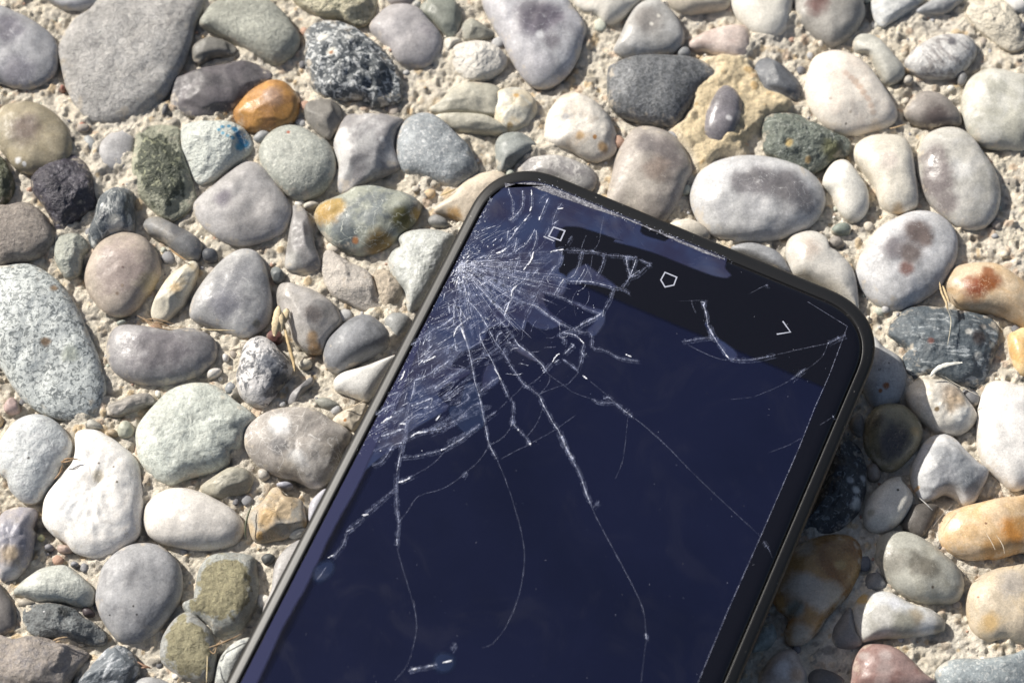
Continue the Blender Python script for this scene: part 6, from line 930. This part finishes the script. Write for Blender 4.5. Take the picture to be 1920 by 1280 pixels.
# fine crack web round the point of impact
rr=random.Random(11); IM=Vector(SHP_I); vs=[];fs=[];mi=[]
def add(v_,f_,m_):
    b=len(vs); vs.extend(v_); fs.extend(tuple(a+b for a in f) for f in f_); mi.extend([m_]*len(f_))
def dirpt(a,r): return IM+Vector((math.cos(a),math.sin(a)))*r
zt=0
for i in range(105):   # rays; phone-local angles: 0 = along the top edge, negative = down the phone
    a=math.radians(rr.uniform(-74,38)) ; r0=rr.uniform(.4,2.5); r1=r0+rr.uniform(4,17)*(1 if -62<math.degrees(a)<32 else .5)
    if math.degrees(a)>30: r1=min(r1,r0+5)
    n=7; pts=[]; a2=a
    for k in range(n):
        r=r0+(r1-r0)*k/(n-1); a2+=rr.uniform(-.012,.012); pts.append(tuple(dirpt(a2,r)))
    add(*ribbon(pts,rr.choice((.035,.05,.07,.1)),12.1+(i%7)*.003,.5,i,sub=2,taper=True),rr.choice((0,1,1,2)))
for i in range(330):  # crushed glass at the impact
    a=rr.uniform(-1.9,1.5); r=abs(rr.gauss(0,2.1)); p=dirpt(a,r); q_=rr.uniform(-3.2,3.2) if rr.random()<.4 else a+rr.gauss(0,.35)
    L_=rr.uniform(.2,.9)
    pts=[(p.x,p.y),(p.x+math.cos(q_)*L_,p.y+math.sin(q_)*L_)]
    if min(pts[0][0],pts[1][0])<2.6: continue
    add(*ribbon(pts,rr.uniform(.06,.22),12.11+(i%9)*.002,.7,i,sub=2,taper=True),rr.choice((1,2,2,3)))
# slivers swept along the left side
for i in range(560):
    t=rr.random()**.9; y=-13-t*42; xm=3.+max(.5,(14-abs(t-.45)*18))*rr.random()**1.5
    a=math.radians(rr.gauss(58,9)); L_=rr.uniform(.6,3.6)*(.6+.6*rr.random())
    if rr.random()<.18: a=math.radians(rr.gauss(-75,14)); L_*=.8
    p=(xm,y); b=math.radians(rr.uniform(-8,8)); pts=[p,(p[0]+math.cos(a)*L_*.5,p[1]+math.sin(a)*L_*.5),(p[0]+math.cos(a)*L_*.5+math.cos(a+b)*L_*.5,p[1]+math.sin(a)*L_*.5+math.sin(a+b)*L_*.5)]
    if t>.85 and rr.random()<.6: continue
    add(*ribbon(pts,rr.choice((.03,.04,.06,.1)),12.1+(i%9)*.003,.5,i,sub=3,taper=True),rr.choice((0,0,1,1,1,2,2)))
for i in range(70):  # broad slanted fracture faces seen through the glass
    t=rr.random(); y=-16-t*36; xm=3.6+rr.random()**1.2*12; a=math.radians(rr.gauss(55,6)); L_=rr.uniform(2.5,7)
    pts=[(xm,y),(xm+math.cos(a)*L_*.5,y+math.sin(a)*L_*.5),(xm+math.cos(a+.06)*L_,y+math.sin(a+.06)*L_)]
    add(*ribbon(pts,rr.uniform(.25,.9),12.062+(i%9)*.001,.25,i,sub=4,taper=True),4)
for i in range(78):  # arcs that cross the rays
    r=2.5+rr.random()**.8*19; a=math.radians(rr.uniform(-74,18)); da=math.radians(rr.uniform(4,13))*(1 if r<12 else .7); pts=[]
    for k in range(6): pts.append(tuple(dirpt(a+da*k/5,r*(1+.03*math.sin(k*.5+i))+rr.uniform(-.025,.025))))
    if min(q[0] for q in pts)<3: continue
    add(*ribbon(pts,rr.choice((.04,.05,.07,.1)),12.1+(i%7)*.003,.45,i,sub=2,taper=True),rr.choice((0,1,1,2,2)))
for i in range(46):
    a=math.radians(rr.uniform(-70,20)); r0=rr.uniform(1.5,6); r1=r0+rr.uniform(3,9); pts=[tuple(dirpt(a,r0)),tuple(dirpt(a,(r0+r1)/2)),tuple(dirpt(a,r1))]
    add(*ribbon(pts,rr.uniform(.2,.7),12.066+(i%9)*.001,.25,i,sub=4,taper=True),4)
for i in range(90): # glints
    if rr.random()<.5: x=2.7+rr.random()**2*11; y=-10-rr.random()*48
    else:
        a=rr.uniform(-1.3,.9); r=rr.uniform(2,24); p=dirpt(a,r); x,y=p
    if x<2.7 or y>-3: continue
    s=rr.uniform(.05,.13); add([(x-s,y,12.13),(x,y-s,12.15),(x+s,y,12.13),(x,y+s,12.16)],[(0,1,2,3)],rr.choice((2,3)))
wb=mesh_obj('crack_web',vs,fs,None,glass,smooth=False)
for m in CM+[CH]: wb.data.materials.append(m)
wb.data.polygons.foreach_set('material_index',mi); wb['kind']='stuff'; wb['label']='fine web of crushed glass slivers round the impact point'
# dust line on the glass rim
up=[snap(p,1.5) for p in resample_open(SHP['dust_up'],60)]; lo_=resample_open(SHP['dust_lo'],60)
fill('adhesive_residue',up+lo_[::-1],12.06,md2.m,phone,False)
vs=[];fs=[]
for i in range(700):
    if i<330:  x=2.5+abs(rr.gauss(0,.35)); y=-9-rr.random()**1.3*50
    elif i<560: x=rr.uniform(8,44); y=-2.5-abs(rr.gauss(0,.5))
    else: x=rr.uniform(4,PW-4); y=rr.uniform(-100,-4)
    s=rr.uniform(.02,.06) if i>=560 else rr.uniform(.03,.1); b=len(vs); vs+=[(x-s,y,12.08),(x,y-s,12.09),(x+s,y,12.08),(x,y+s,12.1)]; fs.append((b,b+1,b+2,b+3))
du=mesh_obj('glass_dust',vs,fs,CM[2],glass,smooth=False); du['kind']='stuff'; du['label']='powdered glass specks along the glass edge'
# navigation icons
ic=plain('icon_print',(.40,.42,.50),.4)
def icon(name,pts,closed,w_=.21):
    v_,f_=ribbon(pts,w_,12.075,0,0,closed=closed,sub=1); return mesh_obj(name,v_,f_,ic,phone,smooth=False)
icon('recent_apps_icon',SHP['recent'],True,.23)
icon('home_icon',SHP['home'],True)
icon('back_icon',SHP['back'],False,.23)
v_,f_=ribbon(SHP['recentb'],.2,12.075,0,0,sub=1); mesh_obj('icon_fragment',v_,f_,ic,phone,smooth=False)
v_,f_=ribbon(SHP['edge'],.09,12.07,0,0,sub=1); mesh_obj('panel_edge_line',v_,f_,CM[1],phone,smooth=False)
# bright moulded bead between frame and glass
bead=loft('gasket',[(2.05,11.0,.62),(2.07,11.25,.62),(2.13,11.3,.62),(2.19,11.25,.62),(2.21,11.0,.62)],plain('gasket_rubber',(.02,.02,.022),.25),phone,cap_top=False,cap_bot=False)
# ---------------- loose plant bits ----------------
def tube(paths,r,mat_col,name,label,cat,z0=0):
    seed=random.Random(name+label); vs=[];fs=[]; NS=7
    cx,cy=paths[0][0][0],paths[0][0][1]
    for path in paths:
        P=[Vector((p[0]-cx,p[1]-cy,p[2]+.35)) for p in path]; Q=[]; n=len(P)
        for i in range(n-1):
            p0=P[max(0,i-1)];p1=P[i];p2=P[i+1];p3=P[min(n-1,i+2)]
            for k in range(6):
                t=k/6; Q.append(.5*((2*p1)+(-p0+p2)*t+(2*p0-5*p1+4*p2-p3)*t*t+(-p0+3*p1-3*p2+p3)*t**3))
        Q.append(P[-1]); m=len(Q); b=len(vs)
        for i,q_ in enumerate(Q):
            d=(Q[min(m-1,i+1)]-Q[max(0,i-1)]).normalized(); u=d.cross(Vector((0,0,1))).normalized(); v_=u.cross(d)
            f=i/(m-1); rad=r*max(.2,(math.sin(math.pi*min(.97,max(.03,f)))**.6))*seed.uniform(.85,1.15); rad=max(rad,.02)
            for k in range(NS):
                a=2*math.pi*k/NS; w2=rad*math.cos(a); w3=rad*(.25 if r>.3 else .7)*math.sin(a); q3=q_+u*w2+v_*w3; vs.append(tuple(q3))
        for i in range(m-1):
            for k in range(NS): fs.append((b+i*NS+k,b+i*NS+(k+1)%NS,b+(i+1)*NS+(k+1)%NS,b+(i+1)*NS+k))
        fs.append(tuple(b+k for k in range(NS))); fs.append(tuple(b+(m-1)*NS+k for k in reversed(range(NS))))
    m=NT(name); v=m.mmcoord(); col=m.mix(m.rng(m.noise(v,2.,4,.7),.3,.7),mat_col,tuple(x*.6 for x in mat_col)); m.l.new(col,m.b.inputs['Base Color']); m.b.inputs['Roughness'].default_value=.6
    o=mesh_obj(name,vs,fs,m.m); o.location=(cx*MM,cy*MM,0); o['label']=label; o['category']=cat
    return o
for (n,l,c,g_,col,r,paths) in BITS: tube(paths,r,col,n,l,c)
